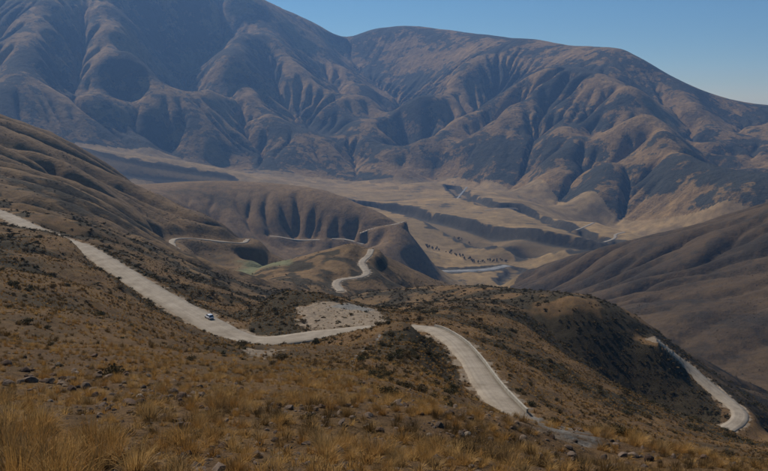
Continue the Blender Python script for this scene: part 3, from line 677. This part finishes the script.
# ------------------------------------------------------------------ car on the near road
def car():
    P = ROADLINE['near']; i = int(np.argmin([abs(project(*p)[0] - 205) for p in P])); d = P[i - 3] - P[i + 3]; d[2] = 0; d /= np.linalg.norm(d)   # driving away
    n_ = np.array([d[1], -d[0], 0]); c = P[i] + n_ * 2.0
    root = bpy.data.objects.new('car', None); COL.objects.link(root); root.location = (c[0], c[1], c[2] + 0.09); root.rotation_euler = (0, 0, math.atan2(d[1], d[0]))
    tag(root, 'small silver-white hatchback driving along the gravel road', 'car')
    paint, t, b = nt('silver_paint'); b.inputs['Base Color'].default_value = (0.66, 0.66, 0.68, 1); b.inputs['Roughness'].default_value = 0.3; b.inputs['Metallic'].default_value = 0.3; b.inputs['Coat Weight'].default_value = 0.6; b.inputs['Specular IOR Level'].default_value = 0.5
    glass, t, b = nt('dark_glass'); b.inputs['Base Color'].default_value = (0.015, 0.017, 0.02, 1); b.inputs['Roughness'].default_value = 0.06; b.inputs['Specular IOR Level'].default_value = 0.6
    rubber, t, b = nt('tyre_rubber'); b.inputs['Base Color'].default_value = (0.02, 0.02, 0.02, 1)
    alloy, t, b = nt('wheel_alloy'); b.inputs['Base Color'].default_value = (0.4, 0.4, 0.42, 1); b.inputs['Metallic'].default_value = 0.8; b.inputs['Roughness'].default_value = 0.4
    red, t, b = nt('lamp_red'); b.inputs['Base Color'].default_value = (0.35, 0.02, 0.02, 1); b.inputs['Roughness'].default_value = 0.2
    white, t, b = nt('lamp_clear'); b.inputs['Base Color'].default_value = (0.75, 0.75, 0.72, 1); b.inputs['Roughness'].default_value = 0.15
    # lofted body: (x, half width, z bottom, z top)
    def loft(secs):
        bm = bmesh.new(); rings = []
        for x, hw, zb_, zt, top in secs:
            r = [(-hw * 0.94, zb_), (-hw, zb_ + 0.18 * (zt - zb_)), (-hw, zb_ + 0.62 * (zt - zb_)), (-hw * top, zt - 0.02), (-hw * top * 0.6, zt), (hw * top * 0.6, zt), (hw * top, zt - 0.02), (hw, zb_ + 0.62 * (zt - zb_)), (hw, zb_ + 0.18 * (zt - zb_)), (hw * 0.94, zb_)]
            rings.append([bm.verts.new((x, y, z)) for y, z in r])
        for r, q in zip(rings[:-1], rings[1:]):
            for k in range(len(r)): bm.faces.new((r[k], r[(k + 1) % len(r)], q[(k + 1) % len(r)], q[k]))
        bm.faces.new(rings[0]); bm.faces.new(rings[-1][::-1]); return bm
    body = loft([(-2.0, 0.74, 0.38, 0.82, 0.9), (-1.92, 0.82, 0.26, 0.92, 0.92), (-1.3, 0.86, 0.22, 0.95, 0.93), (0.2, 0.87, 0.2, 0.93, 0.93), (0.95, 0.86, 0.22, 0.9, 0.92), (1.6, 0.83, 0.24, 0.78, 0.9), (1.98, 0.74, 0.28, 0.66, 0.88), (2.06, 0.62, 0.36, 0.56, 0.86)])
    obj('body', bm_mesh('body', body), paint, root, True)
    cab = loft([(-1.88, 0.76, 0.90, 0.94, 0.9), (-1.55, 0.76, 0.90, 1.38, 0.80), (-1.1, 0.77, 0.90, 1.45, 0.78), (-0.2, 0.77, 0.90, 1.47, 0.78), (0.25, 0.76, 0.90, 1.42, 0.78), (1.0, 0.74, 0.88, 0.92, 0.9)])
    obj('cabin_glass', bm_mesh('cabin_glass', cab), glass, root, True)
    rf = loft([(-1.62, 0.60, 1.36, 1.42, 0.92), (-1.1, 0.63, 1.43, 1.49, 0.92), (-0.2, 0.63, 1.45, 1.51, 0.92), (0.28, 0.60, 1.40, 1.45, 0.92)])
    obj('roof', bm_mesh('roof', rf), paint, root, True)
    for x0, x1 in ((-1.75, -1.45), (-0.55, -0.47), (0.3, 0.98)):           # pillars on both sides
        for s_ in (-1, 1):
            bm = bmesh.new(); zt = 1.43 if x0 < 0.2 else 0.93; xa = (x0 + x1) / 2
            tp = {-1.75: ((-1.82, 0.93), (-1.50, 1.40)), -0.55: ((-0.52, 0.93), (-0.50, 1.45)), 0.3: ((0.98, 0.92), (0.28, 1.42))}[x0]
            va = []
            for (x, z), hw in zip(tp, (0.775, 0.625)):
                for dx in (-0.06, 0.06):
                    for dy in (-0.03, 0.03): va.append(bm.verts.new((x + dx, s_ * hw + dy, z)))
            bmesh.ops.convex_hull(bm, input=va); obj('pillar', bm_mesh('pillar', bm), paint, root)
    for x in (-1.28, 1.28):
        for s_ in (-1, 1):
            bm = bmesh.new(); bmesh.ops.create_cone(bm, cap_ends=True, segments=20, radius1=0.31, radius2=0.31, depth=0.2); bmesh.ops.rotate(bm, verts=bm.verts, matrix=Matrix.Rotation(R(90), 3, 'X'))
            bmesh.ops.bevel(bm, geom=[e_ for e_ in bm.edges if len(e_.link_faces) == 2 and any(len(f.verts) > 4 for f in e_.link_faces)], offset=0.04, segments=2, affect='EDGES')
            w = obj('wheel', bm_mesh('tyre', bm), rubber, root, True); w.location = (x, s_ * 0.80, 0.31)
            bm = bmesh.new(); bmesh.ops.create_cone(bm, cap_ends=True, segments=16, radius1=0.2, radius2=0.18, depth=0.03); bmesh.ops.rotate(bm, verts=bm.verts, matrix=Matrix.Rotation(R(90), 3, 'X'))
            rm_ = obj('rim', bm_mesh('rim', bm), alloy, w); rm_.location = (0, s_ * 0.105, 0)
    for s_ in (-1, 1):
        for nm, mt, x, z, sx in (('tail_light', red, -1.95, 0.80, 0.1), ('headlight', white, 1.93, 0.60, 0.16)):
            bm = bmesh.new(); bmesh.ops.create_cube(bm, size=1.0)
            for v in bm.verts: v.co = Vector((v.co.x * sx, v.co.y * 0.26, v.co.z * 0.15))
            bmesh.ops.bevel(bm, geom=list(bm.edges), offset=0.03, segments=2, affect='EDGES')
            l_ = obj(nm, bm_mesh(nm, bm), mt, root, True); l_.location = (x, s_ * 0.62, z)
        bm = bmesh.new(); bmesh.ops.create_icosphere(bm, subdivisions=2, radius=0.1); bmesh.ops.scale(bm, verts=bm.verts, vec=(0.6, 1.0, 0.7))
        mi = obj('mirror', bm_mesh('mirror', bm), paint, root, True); mi.location = (0.72, s_ * 0.93, 0.98)
car()

# ------------------------------------------------------------------ plants and stones: prototypes
def leafy(name, stops, trans=0.3):
    m = bpy.data.materials.new(name); m.use_nodes = True; t = m.node_tree; t.nodes.clear()
    o = t.nodes.new('ShaderNodeOutputMaterial'); b = t.nodes.new('ShaderNodeBsdfPrincipled'); tr = t.nodes.new('ShaderNodeBsdfTranslucent'); mx = t.nodes.new('ShaderNodeMixShader')
    b.inputs['Roughness'].default_value = 0.85; b.inputs['Specular IOR Level'].default_value = 0.1; mx.inputs[0].default_value = trans
    oi = t.nodes.new('ShaderNodeObjectInfo'); c = ramp(t, oi.outputs['Random'], stops)
    p = pos(t); c = mix(t, 0.6, c, ramp(t, tnoise(t, 14, 3, 0.6, p), [(0.3, (0.6, 0.6, 0.6)), (0.7, (1.35, 1.35, 1.35))]), 'MULTIPLY')
    t.links.new(c, b.inputs['Base Color']); t.links.new(c, tr.inputs['Color'])
    t.links.new(b.outputs[0], mx.inputs[1]); t.links.new(tr.outputs[0], mx.inputs[2]); t.links.new(mx.outputs[0], o.inputs[0]); return m
M['straw'] = leafy('dry_straw', [(0.0, (0.38, 0.22, 0.07)), (0.35, (0.26, 0.135, 0.042)), (0.6, (0.46, 0.29, 0.11)), (0.85, (0.17, 0.10, 0.042)), (1.0, (0.33, 0.22, 0.10))], 0.35)
M['scrub'] = leafy('dark_scrub', [(0.0, (0.055, 0.046, 0.022)), (0.4, (0.085, 0.06, 0.028)), (0.7, (0.045, 0.045, 0.024)), (1.0, (0.12, 0.078, 0.035))], 0.15)
M['twig'] = simple_mat('grey_twig', (0.09, 0.07, 0.05), (0.14, 0.11, 0.08), 6, 0)
M['poplar'] = leafy('dark_poplar', [(0.0, (0.08, 0.07, 0.04)), (1.0, (0.14, 0.105, 0.055))], 0.2)
def stone_mat(name, c1, c2):
    m, t, b = nt(name); tc = t.nodes.new('ShaderNodeTexCoord'); oi = t.nodes.new('ShaderNodeObjectInfo')
    c = ramp(t, tnoise(t, 5, 6, 0.7, tc.outputs['Object']), [(0.3, c1), (0.7, c2)])
    c = mix(t, 1.0, c, ramp(t, oi.outputs['Random'], [(0, (0.45, 0.42, 0.4)), (0.5, (0.9, 0.86, 0.82)), (1, (1.3, 1.26, 1.2))]), 'MULTIPLY')
    t.links.new(c, b.inputs['Base Color']); bump(t, b, tnoise(t, 9, 6, 0.7, tc.outputs['Object']), 0.7, 0.04); return m
M['stone'] = stone_mat('grey_brown_stone', (0.10, 0.075, 0.06), (0.20, 0.155, 0.125))
M['red_stone'] = stone_mat('reddish_stone', (0.065, 0.042, 0.033), (0.11, 0.075, 0.055))
M['pale_stone'] = stone_mat('pale_stone', (0.18, 0.145, 0.115), (0.28, 0.235, 0.19))
def tussock_mesh(name, nb, h, r, seed, w=0.006, segs=3):
    g = random.Random(seed); V = []; F = []
    for k in range(nb):
        a = g.uniform(0, 6.283); rr = r * 0.45 * math.sqrt(g.random()); bx, by = rr * math.cos(a), rr * math.sin(a)
        a2 = a + g.uniform(-0.9, 0.9); lean = g.uniform(0.05, 0.8) * (0.4 + rr / (r * 0.45)); L_ = h * g.uniform(0.5, 1.1)
        ca, sa = math.cos(a2), math.sin(a2); px_, py_ = -sa * w, ca * w; pv = None
        for s_ in range(segs + 1):
            f = s_ / segs; th = lean * (0.35 + 0.9 * f); x = bx + ca * L_ * f * math.sin(th); y = by + sa * L_ * f * math.sin(th); z = L_ * f * math.cos(th) - 0.04; ww = 1 - f * 0.85
            i = len(V); V += [(x - px_ * ww, y - py_ * ww, z), (x + px_ * ww, y + py_ * ww, z)]
            if pv is not None: F.append((pv, pv + 1, i + 1, i))
            pv = i
    me = bpy.data.meshes.new(name); me.from_pydata(V, [], F); me.update(); return me
def shrub_mesh(name, nl, seed, leaf=0.09, flat=0.75):
    g = random.Random(seed); V = []; F = []; lobes = [(g.uniform(-.28, .28), g.uniform(-.28, .28), g.uniform(.22, .45), g.uniform(.22, .38)) for _ in range(6)]
    for k in range(nl):
        cx, cy, cz, cr = g.choice(lobes); d = Vector((g.gauss(0, 1), g.gauss(0, 1), g.gauss(0, 1))).normalized() * cr * (g.random() ** 0.35)
        p = Vector((cx, cy, cz)) + d; p.z = max(0.02, p.z * flat)
        nn = (d + Vector((g.gauss(0, .5), g.gauss(0, .5), g.gauss(0, .5))) * cr).normalized(); tt = nn.orthogonal().normalized(); tt = Matrix.Rotation(g.uniform(0, 6.28), 3, nn) @ tt; bb = nn.cross(tt); s_ = leaf * g.uniform(0.6, 1.3)
        i = len(V); V += [tuple(p - tt * s_), tuple(p + bb * s_ * 0.5), tuple(p + tt * s_), tuple(p - bb * s_ * 0.5)]; F.append((i, i + 1, i + 2, i + 3))
    me = bpy.data.meshes.new(name); me.from_pydata(V, [], F); me.update(); return me
def stem_mesh(seed):
    g = random.Random(seed); bm = bmesh.new()
    for k in range(5):
        a = g.uniform(0, 6.28); e_ = Vector((math.cos(a) * 0.3, math.sin(a) * 0.3, g.uniform(0.25, 0.4))); q = e_.to_track_quat('Z', 'Y').to_matrix().to_4x4()
        bmesh.ops.create_cone(bm, cap_ends=False, segments=5, radius1=0.025, radius2=0.008, depth=e_.length, matrix=Matrix.Translation(e_ / 2 + Vector((0, 0, -0.05))) @ q)
    return bm_mesh('stem', bm)
def rock_mesh(name, seed, sub=2):
    g = np.random.default_rng(seed); bm = bmesh.new(); bmesh.ops.create_icosphere(bm, subdivisions=sub, radius=0.5)
    pl_ = [(Vector(g.normal(size=3)).normalized(), g.uniform(0.24, 0.42)) for _ in range(9)]
    sc_ = Vector((g.uniform(0.9, 1.25), g.uniform(0.7, 1.0), g.uniform(0.5, 0.85)))
    for v in bm.verts:
        for nn, dd in pl_:
            k = v.co.dot(nn) - dd
            if k > 0: v.co -= nn * k * 0.9
        v.co += Vector(g.normal(size=3)) * 0.012; v.co = Vector((v.co.x * sc_.x, v.co.y * sc_.y, v.co.z * sc_.z))
    return bm_mesh(name, bm)
TUS = [tussock_mesh('tussock', 190, 0.5, 0.34, k) for k in range(6)]
TUS_LOW = [tussock_mesh('tuft', 46, 0.5, 0.36, 20 + k, 0.02, 2) for k in range(3)]
SHR = [shrub_mesh('shrub', 420, 40 + k, 0.055) for k in range(4)]; STEM = [stem_mesh(60 + k) for k in range(2)]
SHR_LOW = [shrub_mesh('scrub', 60, 70 + k, 0.15) for k in range(3)]
ROCK = [rock_mesh('rock', 80 + k) for k in range(6)]; PEB = rock_mesh('pebble', 99, 1)
for me in TUS + TUS_LOW: me.materials.append(M['straw'])
for me in SHR + SHR_LOW: me.materials.append(M['scrub'])

# ------------------------------------------------------------------ scatter
def sample(nn, d0, d1, power, az=31.0):
    """random ground points; power 1 = even over area, lower = denser near the camera"""
    f = rng.random(nn); q = power + 1; D = (d0 ** q + f * (d1 ** q - d0 ** q)) ** (1 / q) if abs(q) > 1e-6 else d0 * (d1 / d0) ** f
    a = np.radians(rng.uniform(-az, az, nn)); x = D * np.sin(a); y = D * np.cos(a); z = hz(x, y)
    fi = np.clip(np.round(np.interp(a, AZ, np.arange(NA))).astype(int), 0, NA - 1); fj = np.clip(np.round(np.interp(D, ROW, np.arange(NR))).astype(int), 0, NR - 1)
    ok = TG[fi, fj] >= CMX[fi, fj] - 0.03; vis = TG[fi, fj] >= CMX[fi, fj] - 0.004
    for k in ('near', 'ravine', 'knoll'):
        d, i_ = poly_dist(x, y, ROADLINE[k], 12); ok &= d > ROADW[k][i_] / 2 + 0.7
    cv = COVER.reshape(NA, NR, 4)[fi, fj]; ok &= rng.random(nn) > np.maximum(cv[:, 1] * 1.2, cv[:, 0] * 0.85)
    return x[ok], y[ok], z[ok], D[ok], vis[ok]
def gn_scatter(name, pts, scl, proto_me, label, tilt=0.15, flat=1.0):
    """one stuff object: a cloud of points, each carrying an instance of the prototype"""
    nn = len(pts); me = bpy.data.meshes.new(name); me.from_pydata(pts.tolist(), [], [])
    rot = np.column_stack([rng.normal(0, tilt, nn), rng.normal(0, tilt, nn), rng.uniform(0, 6.283, nn)]).astype(np.float32)
    s3 = np.column_stack([scl, scl, scl * rng.uniform(0.75, 1.2, nn) * flat]).astype(np.float32)
    for nm, arr in (('rot', rot), ('scl', s3)):
        at = me.attributes.new(nm, 'FLOAT_VECTOR', 'POINT'); at.data.foreach_set('vector', arr.ravel())
    o = bpy.data.objects.new(name, me); COL.objects.link(o); o['kind'] = 'stuff'; o['label'] = label
    po = bpy.data.objects.new(name + '_source', proto_me)
    g = bpy.data.node_groups.new(name, 'GeometryNodeTree'); g.interface.new_socket('Geometry', in_out='INPUT', socket_type='NodeSocketGeometry'); g.interface.new_socket('Geometry', in_out='OUTPUT', socket_type='NodeSocketGeometry')
    i_ = g.nodes.new('NodeGroupInput'); o_ = g.nodes.new('NodeGroupOutput'); ip = g.nodes.new('GeometryNodeInstanceOnPoints'); oi = g.nodes.new('GeometryNodeObjectInfo'); oi.inputs['Object'].default_value = po; oi.inputs['As Instance'].default_value = True
    g.links.new(i_.outputs[0], ip.inputs['Points']); g.links.new(oi.outputs['Geometry'], ip.inputs['Instance'])
    for nm, sk in (('rot', 'Rotation'), ('scl', 'Scale')):
        na = g.nodes.new('GeometryNodeInputNamedAttribute'); na.data_type = 'FLOAT_VECTOR'; na.inputs['Name'].default_value = nm; g.links.new(na.outputs[0], ip.inputs[sk])
    g.links.new(ip.outputs[0], o_.inputs[0]); md = o.modifiers.new('scatter', 'NODES'); md.node_group = g
    return o
def place(name, me, p, s, rz, label, cat, group, mat=None, tilt=0.1, sz=1.0):
    o = bpy.data.objects.new(name, me); COL.objects.link(o); o.location = p; o.scale = (s, s, s * sz); o.rotation_euler = (random.gauss(0, tilt), random.gauss(0, tilt), rz); tag(o, label, cat, group); return o

LAND = [(hit(u, v), nm) for u, v, nm in [(31, 383, 'near the dark flat boulder'), (140, 402, 'near the largest dark boulder'), (96, 379, 'near the grey angular boulder'), (190, 425, 'below the round reddish boulder'), (275, 450, 'near the pale flat stone'),
        (380, 450, 'on the open soil below the hump'), (480, 448, 'near the pale boulder by the scree'), (610, 458, 'on the stony edge above the ravine'), (720, 468, 'on the bare right-hand shoulder'), (260, 385, 'on the slope under the gravel spill'), (360, 395, 'at the foot of the trodden path'), (30, 450, 'in the thick blond clump')]]
def near_what(x_, y_): return min(LAND, key=lambda q: (q[0].x - x_) ** 2 + (q[0].y - y_) ** 2)[1]
# tussocks: the ones that show largest are things, the rest is grass
x, y, z, D, vis = sample(3600, 4.5, 60, 0.05)
dn = fbm(x, y, 5, 3, 0.5, 61); keep = rng.random(len(x)) < np.clip(0.3 + 1.5 * dn, 0.05, 1); x, y, z, D, vis = (q[keep] for q in (x, y, z, D, vis))
u_, v_ = project(x, y, z); sc = rng.uniform(0.25, 0.7, len(x)) * (1 + 0.35 * (fbm(x, y, 9, 2, 0.5, 62) > 0.1)); sc = np.where((u_ < 120) & (v_ > 385), sc * 1.1, sc * np.interp(D, [5, 9, 20], [0.55, 0.75, 1.0]))
app = np.where(vis & (u_ > -10) & (u_ < 778) & (v_ < 476), sc / D, 0); order = np.argsort(-app); big = order[:290]; rest = order[290:]
for i in big:
    k = random.randrange(6); s_ = float(sc[i])
    kd_ = 'tall' if s_ > 0.62 else 'low' if s_ < 0.35 else 'dry'; wh = near_what(x[i], y[i])
    place('grass_tussock', TUS[k], (x[i], y[i], z[i]), s_, random.uniform(0, 6.28), f'{kd_} blond grass tussock {wh}', 'grass', f'{kd_} tussocks {wh}')
gn_scatter('grass', np.column_stack([x, y, z])[rest], sc[rest], TUS[1], 'dry blond grass tufts on the near slope')
for u, v, s_ in [(8, 424, 0.75), (24, 436, 0.7), (6, 456, 0.8), (38, 450, 0.75), (20, 472, 0.8), (52, 470, 0.7), (70, 456, 0.5), (112, 448, 0.6), (98, 470, 0.6), (-8, 440, 0.8), (48, 428, 0.55), (84, 440, 0.5), (135, 472, 0.55), (30, 414, 0.5), (4, 404, 0.6), (60, 484, 0.8), (16, 488, 0.9)]:
    p = hit(u, v); place('grass_tussock', TUS[random.randrange(6)], p, s_ * 1.3, random.uniform(0, 6.28), 'tall blond grass tussock in the thick blond clump', 'grass', 'tall tussocks in the thick blond clump', tilt=0.15)
for k, (nn, d0, d1, pw) in enumerate([(24000, 18, 330, 0.3), (22000, 40, 330, 0.8), (7000, 5, 60, 0.1)]):
    x, y, z, D, vis = sample(nn, d0, d1, pw); dn = fbm(x, y, 11, 4, 0.55, 63 + k); keep = rng.random(len(x)) < np.clip(0.55 + 1.2 * dn, 0.05, 1)
    sc = rng.uniform(0.4, 1.0, len(x)) * (0.35 if k == 2 else np.interp(D, [25, 90], [0.6, 1.0]))
    gn_scatter('grass', np.column_stack([x, y, z])[keep], sc[keep], TUS_LOW[k], ['straw tufts scattered down the hillside', 'dry tufts on the slopes around the road', 'short dry grass between the near stones'][k])
# olive-brown bunch grass that covers the slopes below and beyond the road
M['bunch'] = leafy('bunch_grass', [(0.0, (0.13, 0.078, 0.03)), (0.4, (0.085, 0.055, 0.026)), (0.75, (0.20, 0.115, 0.04)), (1.0, (0.065, 0.046, 0.024))], 0.25)
BUN = [tussock_mesh('bunch', 40, 0.5, 0.5, 30, 0.03, 2), tussock_mesh('bunch', 110, 0.45, 0.36, 31, 0.007, 2)]
for me in BUN: me.materials.append(M['bunch'])
for k, (nn, d0, d1, pw, s0) in enumerate([(46000, 70, 430, 0.7, 1.0), (11000, 9, 120, 0.15, 0.5)]):
    x, y, z, D, vis = sample(nn, d0, d1, pw); u_, v_ = project(x, y, z)
    keep = rng.random(len(x)) < np.clip(0.42 + 1.3 * fbm(x, y, 17, 4, 0.6, 66 + k), 0.06, 1) * np.where((u_ > 430) | (v_ < 330), 1.0, 0.6)
    gn_scatter('grass', np.column_stack([x, y, z])[keep], (rng.uniform(0.6, 1.5, len(x)) * s0)[keep], BUN[k], ['olive-brown bunch grass over the slopes around the roads', 'dark dry bunch grass between the near tussocks'][k], flat=0.8)
# scrub
x, y, z, D, vis = sample(34000, 14, 640, 0.55)
keep = rng.random(len(x)) < scrub_density(x, y, D); x, y, z, D, vis = (q[keep] for q in (x, y, z, D, vis))
sc = np.clip(np.exp(rng.normal(-0.35, 0.5, len(x))), 0.25, 2.2) * np.interp(D, [14, 60, 150, 400], [0.45, 0.7, 1.1, 1.7]); u_, v_ = project(x, y, z)
app = np.where(vis & (u_ > 0) & (u_ < 768) & (v_ < 471), sc / D, 0); order = np.argsort(-app); big = order[:240]; rest = order[240:]
for i in big:
    k = random.randrange(4); uu, vv = u_[i], v_[i]
    if inside(np.array([x[i]]), np.array([y[i]]), DENSE[0])[0]: 
        dp_ = np.min(np.hypot(pth[:, 0] - x[i], pth[:, 1] - y[i])); dr_ = np.min(np.hypot(ROADLINE['near'][:, 0] - x[i], ROADLINE['near'][:, 1] - y[i]))
        wh = 'beside the trodden path up the hump' if dp_ < 7 else 'on the bank over the walled road' if dr_ < 12 else 'on the crown of the hump' if D[i] > 120 else 'on the near foot of the hump'
        kd_ = 'large' if sc[i] > 1.0 else 'small'; lab, gr = f'{kd_} dark rounded shrub {wh}', f'{kd_} shrubs {wh}'
    elif D[i] > 170: lab, gr = 'dark shrub on the slopes beyond the road', 'shrubs beyond the road'
    elif uu < 300: lab, gr = 'small dark shrub on the hillside above the long road', 'shrubs above the long road'
    else: lab, gr = 'small dark shrub on the slope beside the walled road', 'shrubs near the walled road'
    o = place('shrub', SHR[k], (x[i], y[i], z[i] - 0.03), float(sc[i]), random.uniform(0, 6.28), lab, 'shrub', gr, sz=random.uniform(0.7, 1.1))
    st = bpy.data.objects.new('stem', STEM[k % 2]); COL.objects.link(st); st.parent = o
for me in STEM: me.materials.append(M['twig'])
ch = rng.integers(0, 3, len(rest))
for k in range(3): gn_scatter('scrub', np.column_stack([x, y, z - 0.05])[rest][ch == k], sc[rest][ch == k] * 1.1, SHR_LOW[k], ['low dark scrub dotted over the hillsides', 'brown scrub clumps on the slopes', 'sparse dark bushes across the spur'][k], flat=0.75)
# scrub on the hills farther off
x, y, z, D, vis = sample(26000, 600, 1500, 0.6); keep = rng.random(len(x)) < np.clip(0.12 + 1.1 * fbm(x, y, 120, 4, 0.6, 75), 0.02, 1)
gn_scatter('scrub', np.column_stack([x, y, z - 0.1])[keep], rng.uniform(1.2, 3.2, keep.sum()), SHR_LOW[0], 'dark scrub on the foothills', flat=0.6)

# stones: single ones the photograph shows, then a band of rubble, then pebbles
for (u, v, w, me, mat, lab) in [(31, 383, 17, 0, 'stone', 'dark flat boulder alone beside the tall blond grass'), (128, 404, 19, 1, 'red_stone', 'largest dark boulder in the rubble band with a round stone beside it'),
                                (164, 401, 13, 2, 'red_stone', 'round reddish boulder beside the largest dark boulder'), (281, 455, 10, 3, 'pale_stone', 'pale flat stone lying in the grass below the rubble'),
                                (258, 444, 8, 4, 'pale_stone', 'small white stone beside a dark one'), (96, 379, 12, 5, 'stone', 'grey angular boulder above the largest dark boulder'),
                                (178, 426, 11, 1, 'stone', 'grey stone in the grass below the round reddish boulder'), (480, 450, 12, 0, 'pale_stone', 'pale boulder on the stony edge near the scree')]:
    p = hit(u, v); s_ = w / FPX * p.length; m_ = ROCK[me].copy(); m_.materials.clear(); m_.materials.append(M[mat]); place('rock', m_, (p.x, p.y, p.z + s_ * 0.1), s_, random.uniform(0, 6.28), lab, 'rock', 'stones on the near hillside', tilt=0.25)
RK = {}
for mat in ('stone', 'red_stone', 'pale_stone'):
    for k in range(6): m_ = ROCK[k].copy(); m_.materials.clear(); m_.materials.append(M[mat]); RK[mat, k] = m_
BAND = [(20, 376), (60, 380), (100, 385), (140, 398), (175, 402), (200, 392), (215, 410), (300, 408), (340, 420), (400, 425), (470, 436), (520, 445), (580, 455), (640, 462), (120, 398), (90, 372), (240, 440), (160, 420)]
rocks = []
for k in range(620):
    if random.random() < 0.72: u, v = random.choice(BAND); u += random.gauss(0, 30); v += random.gauss(0, 8)
    else: u, v = random.uniform(0, 768), random.uniform(372, 471)
    if not (-20 < u < 790 and 350 < v < 474): continue
    p = hit(u, v); px_ = 2.8 + random.expovariate(1 / 2.8)
    if p.length < 60: rocks.append((min(px_, 12) * min(p.length, 40) / FPX, p, u, v))
rocks.sort(key=lambda q: -q[0] / q[1].length)
for q, (s_, p, u, v) in enumerate(rocks[:280]):
    mat = random.choices(['stone', 'red_stone', 'pale_stone'], [7, 4, 1])[0]
    kd_ = {'stone': 'grey-brown', 'red_stone': 'reddish', 'pale_stone': 'pale'}[mat]; wh = near_what(p.x, p.y); kd_ = ('large ' if s_ / p.length * FPX > 7 else 'small ') + kd_
    place('rock', RK[mat, random.randrange(6)], (p.x, p.y, p.z + s_ * 0.12), s_, random.uniform(0, 6.28), f'{kd_} angular stone {wh}', 'rock', f'{kd_} stones {wh}', tilt=0.3)
PEB.materials.append(M['stone'])
x, y, z, D, vis = sample(26000, 4.5, 80, 0.0); keep = rng.random(len(x)) < np.clip(0.25 + 1.6 * fbm(x, y, 7, 3, 0.5, 81), 0.03, 1)
gn_scatter('gravel', np.column_stack([x, y, z])[keep], np.minimum(rng.exponential(0.05, keep.sum()) + 0.025, 0.3), PEB, 'small stones and pebbles strewn over the near soil', tilt=0.4)

# ------------------------------------------------------------------ trees on the lower terrace by the river
TREE = [shrub_mesh('crown', 150, 110 + k, 0.12) for k in range(2)]
for me in TREE:
    me.materials.append(M['poplar'])
    for v in me.vertices: v.co.x *= 0.75; v.co.y *= 0.75; v.co.z = 0.12 + v.co.z * 1.5
def trunk():
    bm = bmesh.new(); bmesh.ops.create_cone(bm, cap_ends=True, segments=6, radius1=0.04, radius2=0.015, depth=0.5, matrix=Matrix.Translation((0, 0, 0.2))); return bm_mesh('trunk', bm)
TRK = trunk(); TRK.materials.append(M['twig'])
rows_ = [((425, 247), (440, 250), 9, 'valley tree in the clump behind the lower road bend', 'trees by the lower road bend'), ((447, 252), (477, 263), 18, 'valley tree in the slanting row across the lower terrace', 'slanting tree row'),
         ((478, 262), (508, 261), 14, 'valley tree in the row along the terrace edge by the river', 'tree row by the river'), ((455, 238), (470, 243), 5, 'lone valley tree on the tan lower terrace', 'lone terrace trees')]
for (a_, b_, nn, lab, gr) in rows_:
    for k in range(nn):
        f = (k + random.uniform(-.9, .9)) / nn; p = hit(a_[0] + (b_[0] - a_[0]) * f, a_[1] + (b_[1] - a_[1]) * f + random.uniform(-1.2, 1.2)); h_ = random.uniform(6, 14)
        r_ = bpy.data.objects.new('valley_tree', None); COL.objects.link(r_); r_.location = p; r_.scale = (h_, h_, h_); r_.rotation_euler = (0, 0, random.uniform(0, 6.28)); tag(r_, lab, 'tree', gr)
        for nm, me in (('crown', TREE[k % 2]), ('trunk', TRK)): c_ = bpy.data.objects.new(nm, me); COL.objects.link(c_); c_.parent = r_
print('objects', len(COL.objects), round(time.time() - T0, 1), 's')

# ------------------------------------------------------------------ haze
def haze():
    x0, x1, y0, y1, z0, z1 = -26000, 26000, -300, 13000, Z.min() - 1 - 2, Z.max() + 30
    bm = bmesh.new(); bmesh.ops.create_cube(bm, size=1.0)
    for v in bm.verts: v.co = Vector((x0 if v.co.x < 0 else x1, y0 if v.co.y < 0 else y1, z0 if v.co.z < 0 else z1))
    me = bpy.data.meshes.new('haze'); bm.to_mesh(me); bm.free()
    o = bpy.data.objects.new('haze', me); COL.objects.link(o); o['kind'] = 'stuff'; o['label'] = 'thin blue haze filling the air of the valley'
    m = bpy.data.materials.new('haze'); m.use_nodes = True; t = m.node_tree; t.nodes.clear()
    out = t.nodes.new('ShaderNodeOutputMaterial'); v = t.nodes.new('ShaderNodeVolumePrincipled')
    v.inputs['Color'].default_value = (0.25, 0.49, 1.0, 1); v.inputs['Density'].default_value = HAZE_DENSITY; v.inputs['Anisotropy'].default_value = 0.2
    t.links.new(v.outputs[0], out.inputs['Volume']); m.cycles.homogeneous_volume = True; me.materials.append(m)
haze()
print('done', round(time.time() - T0, 1), 's')
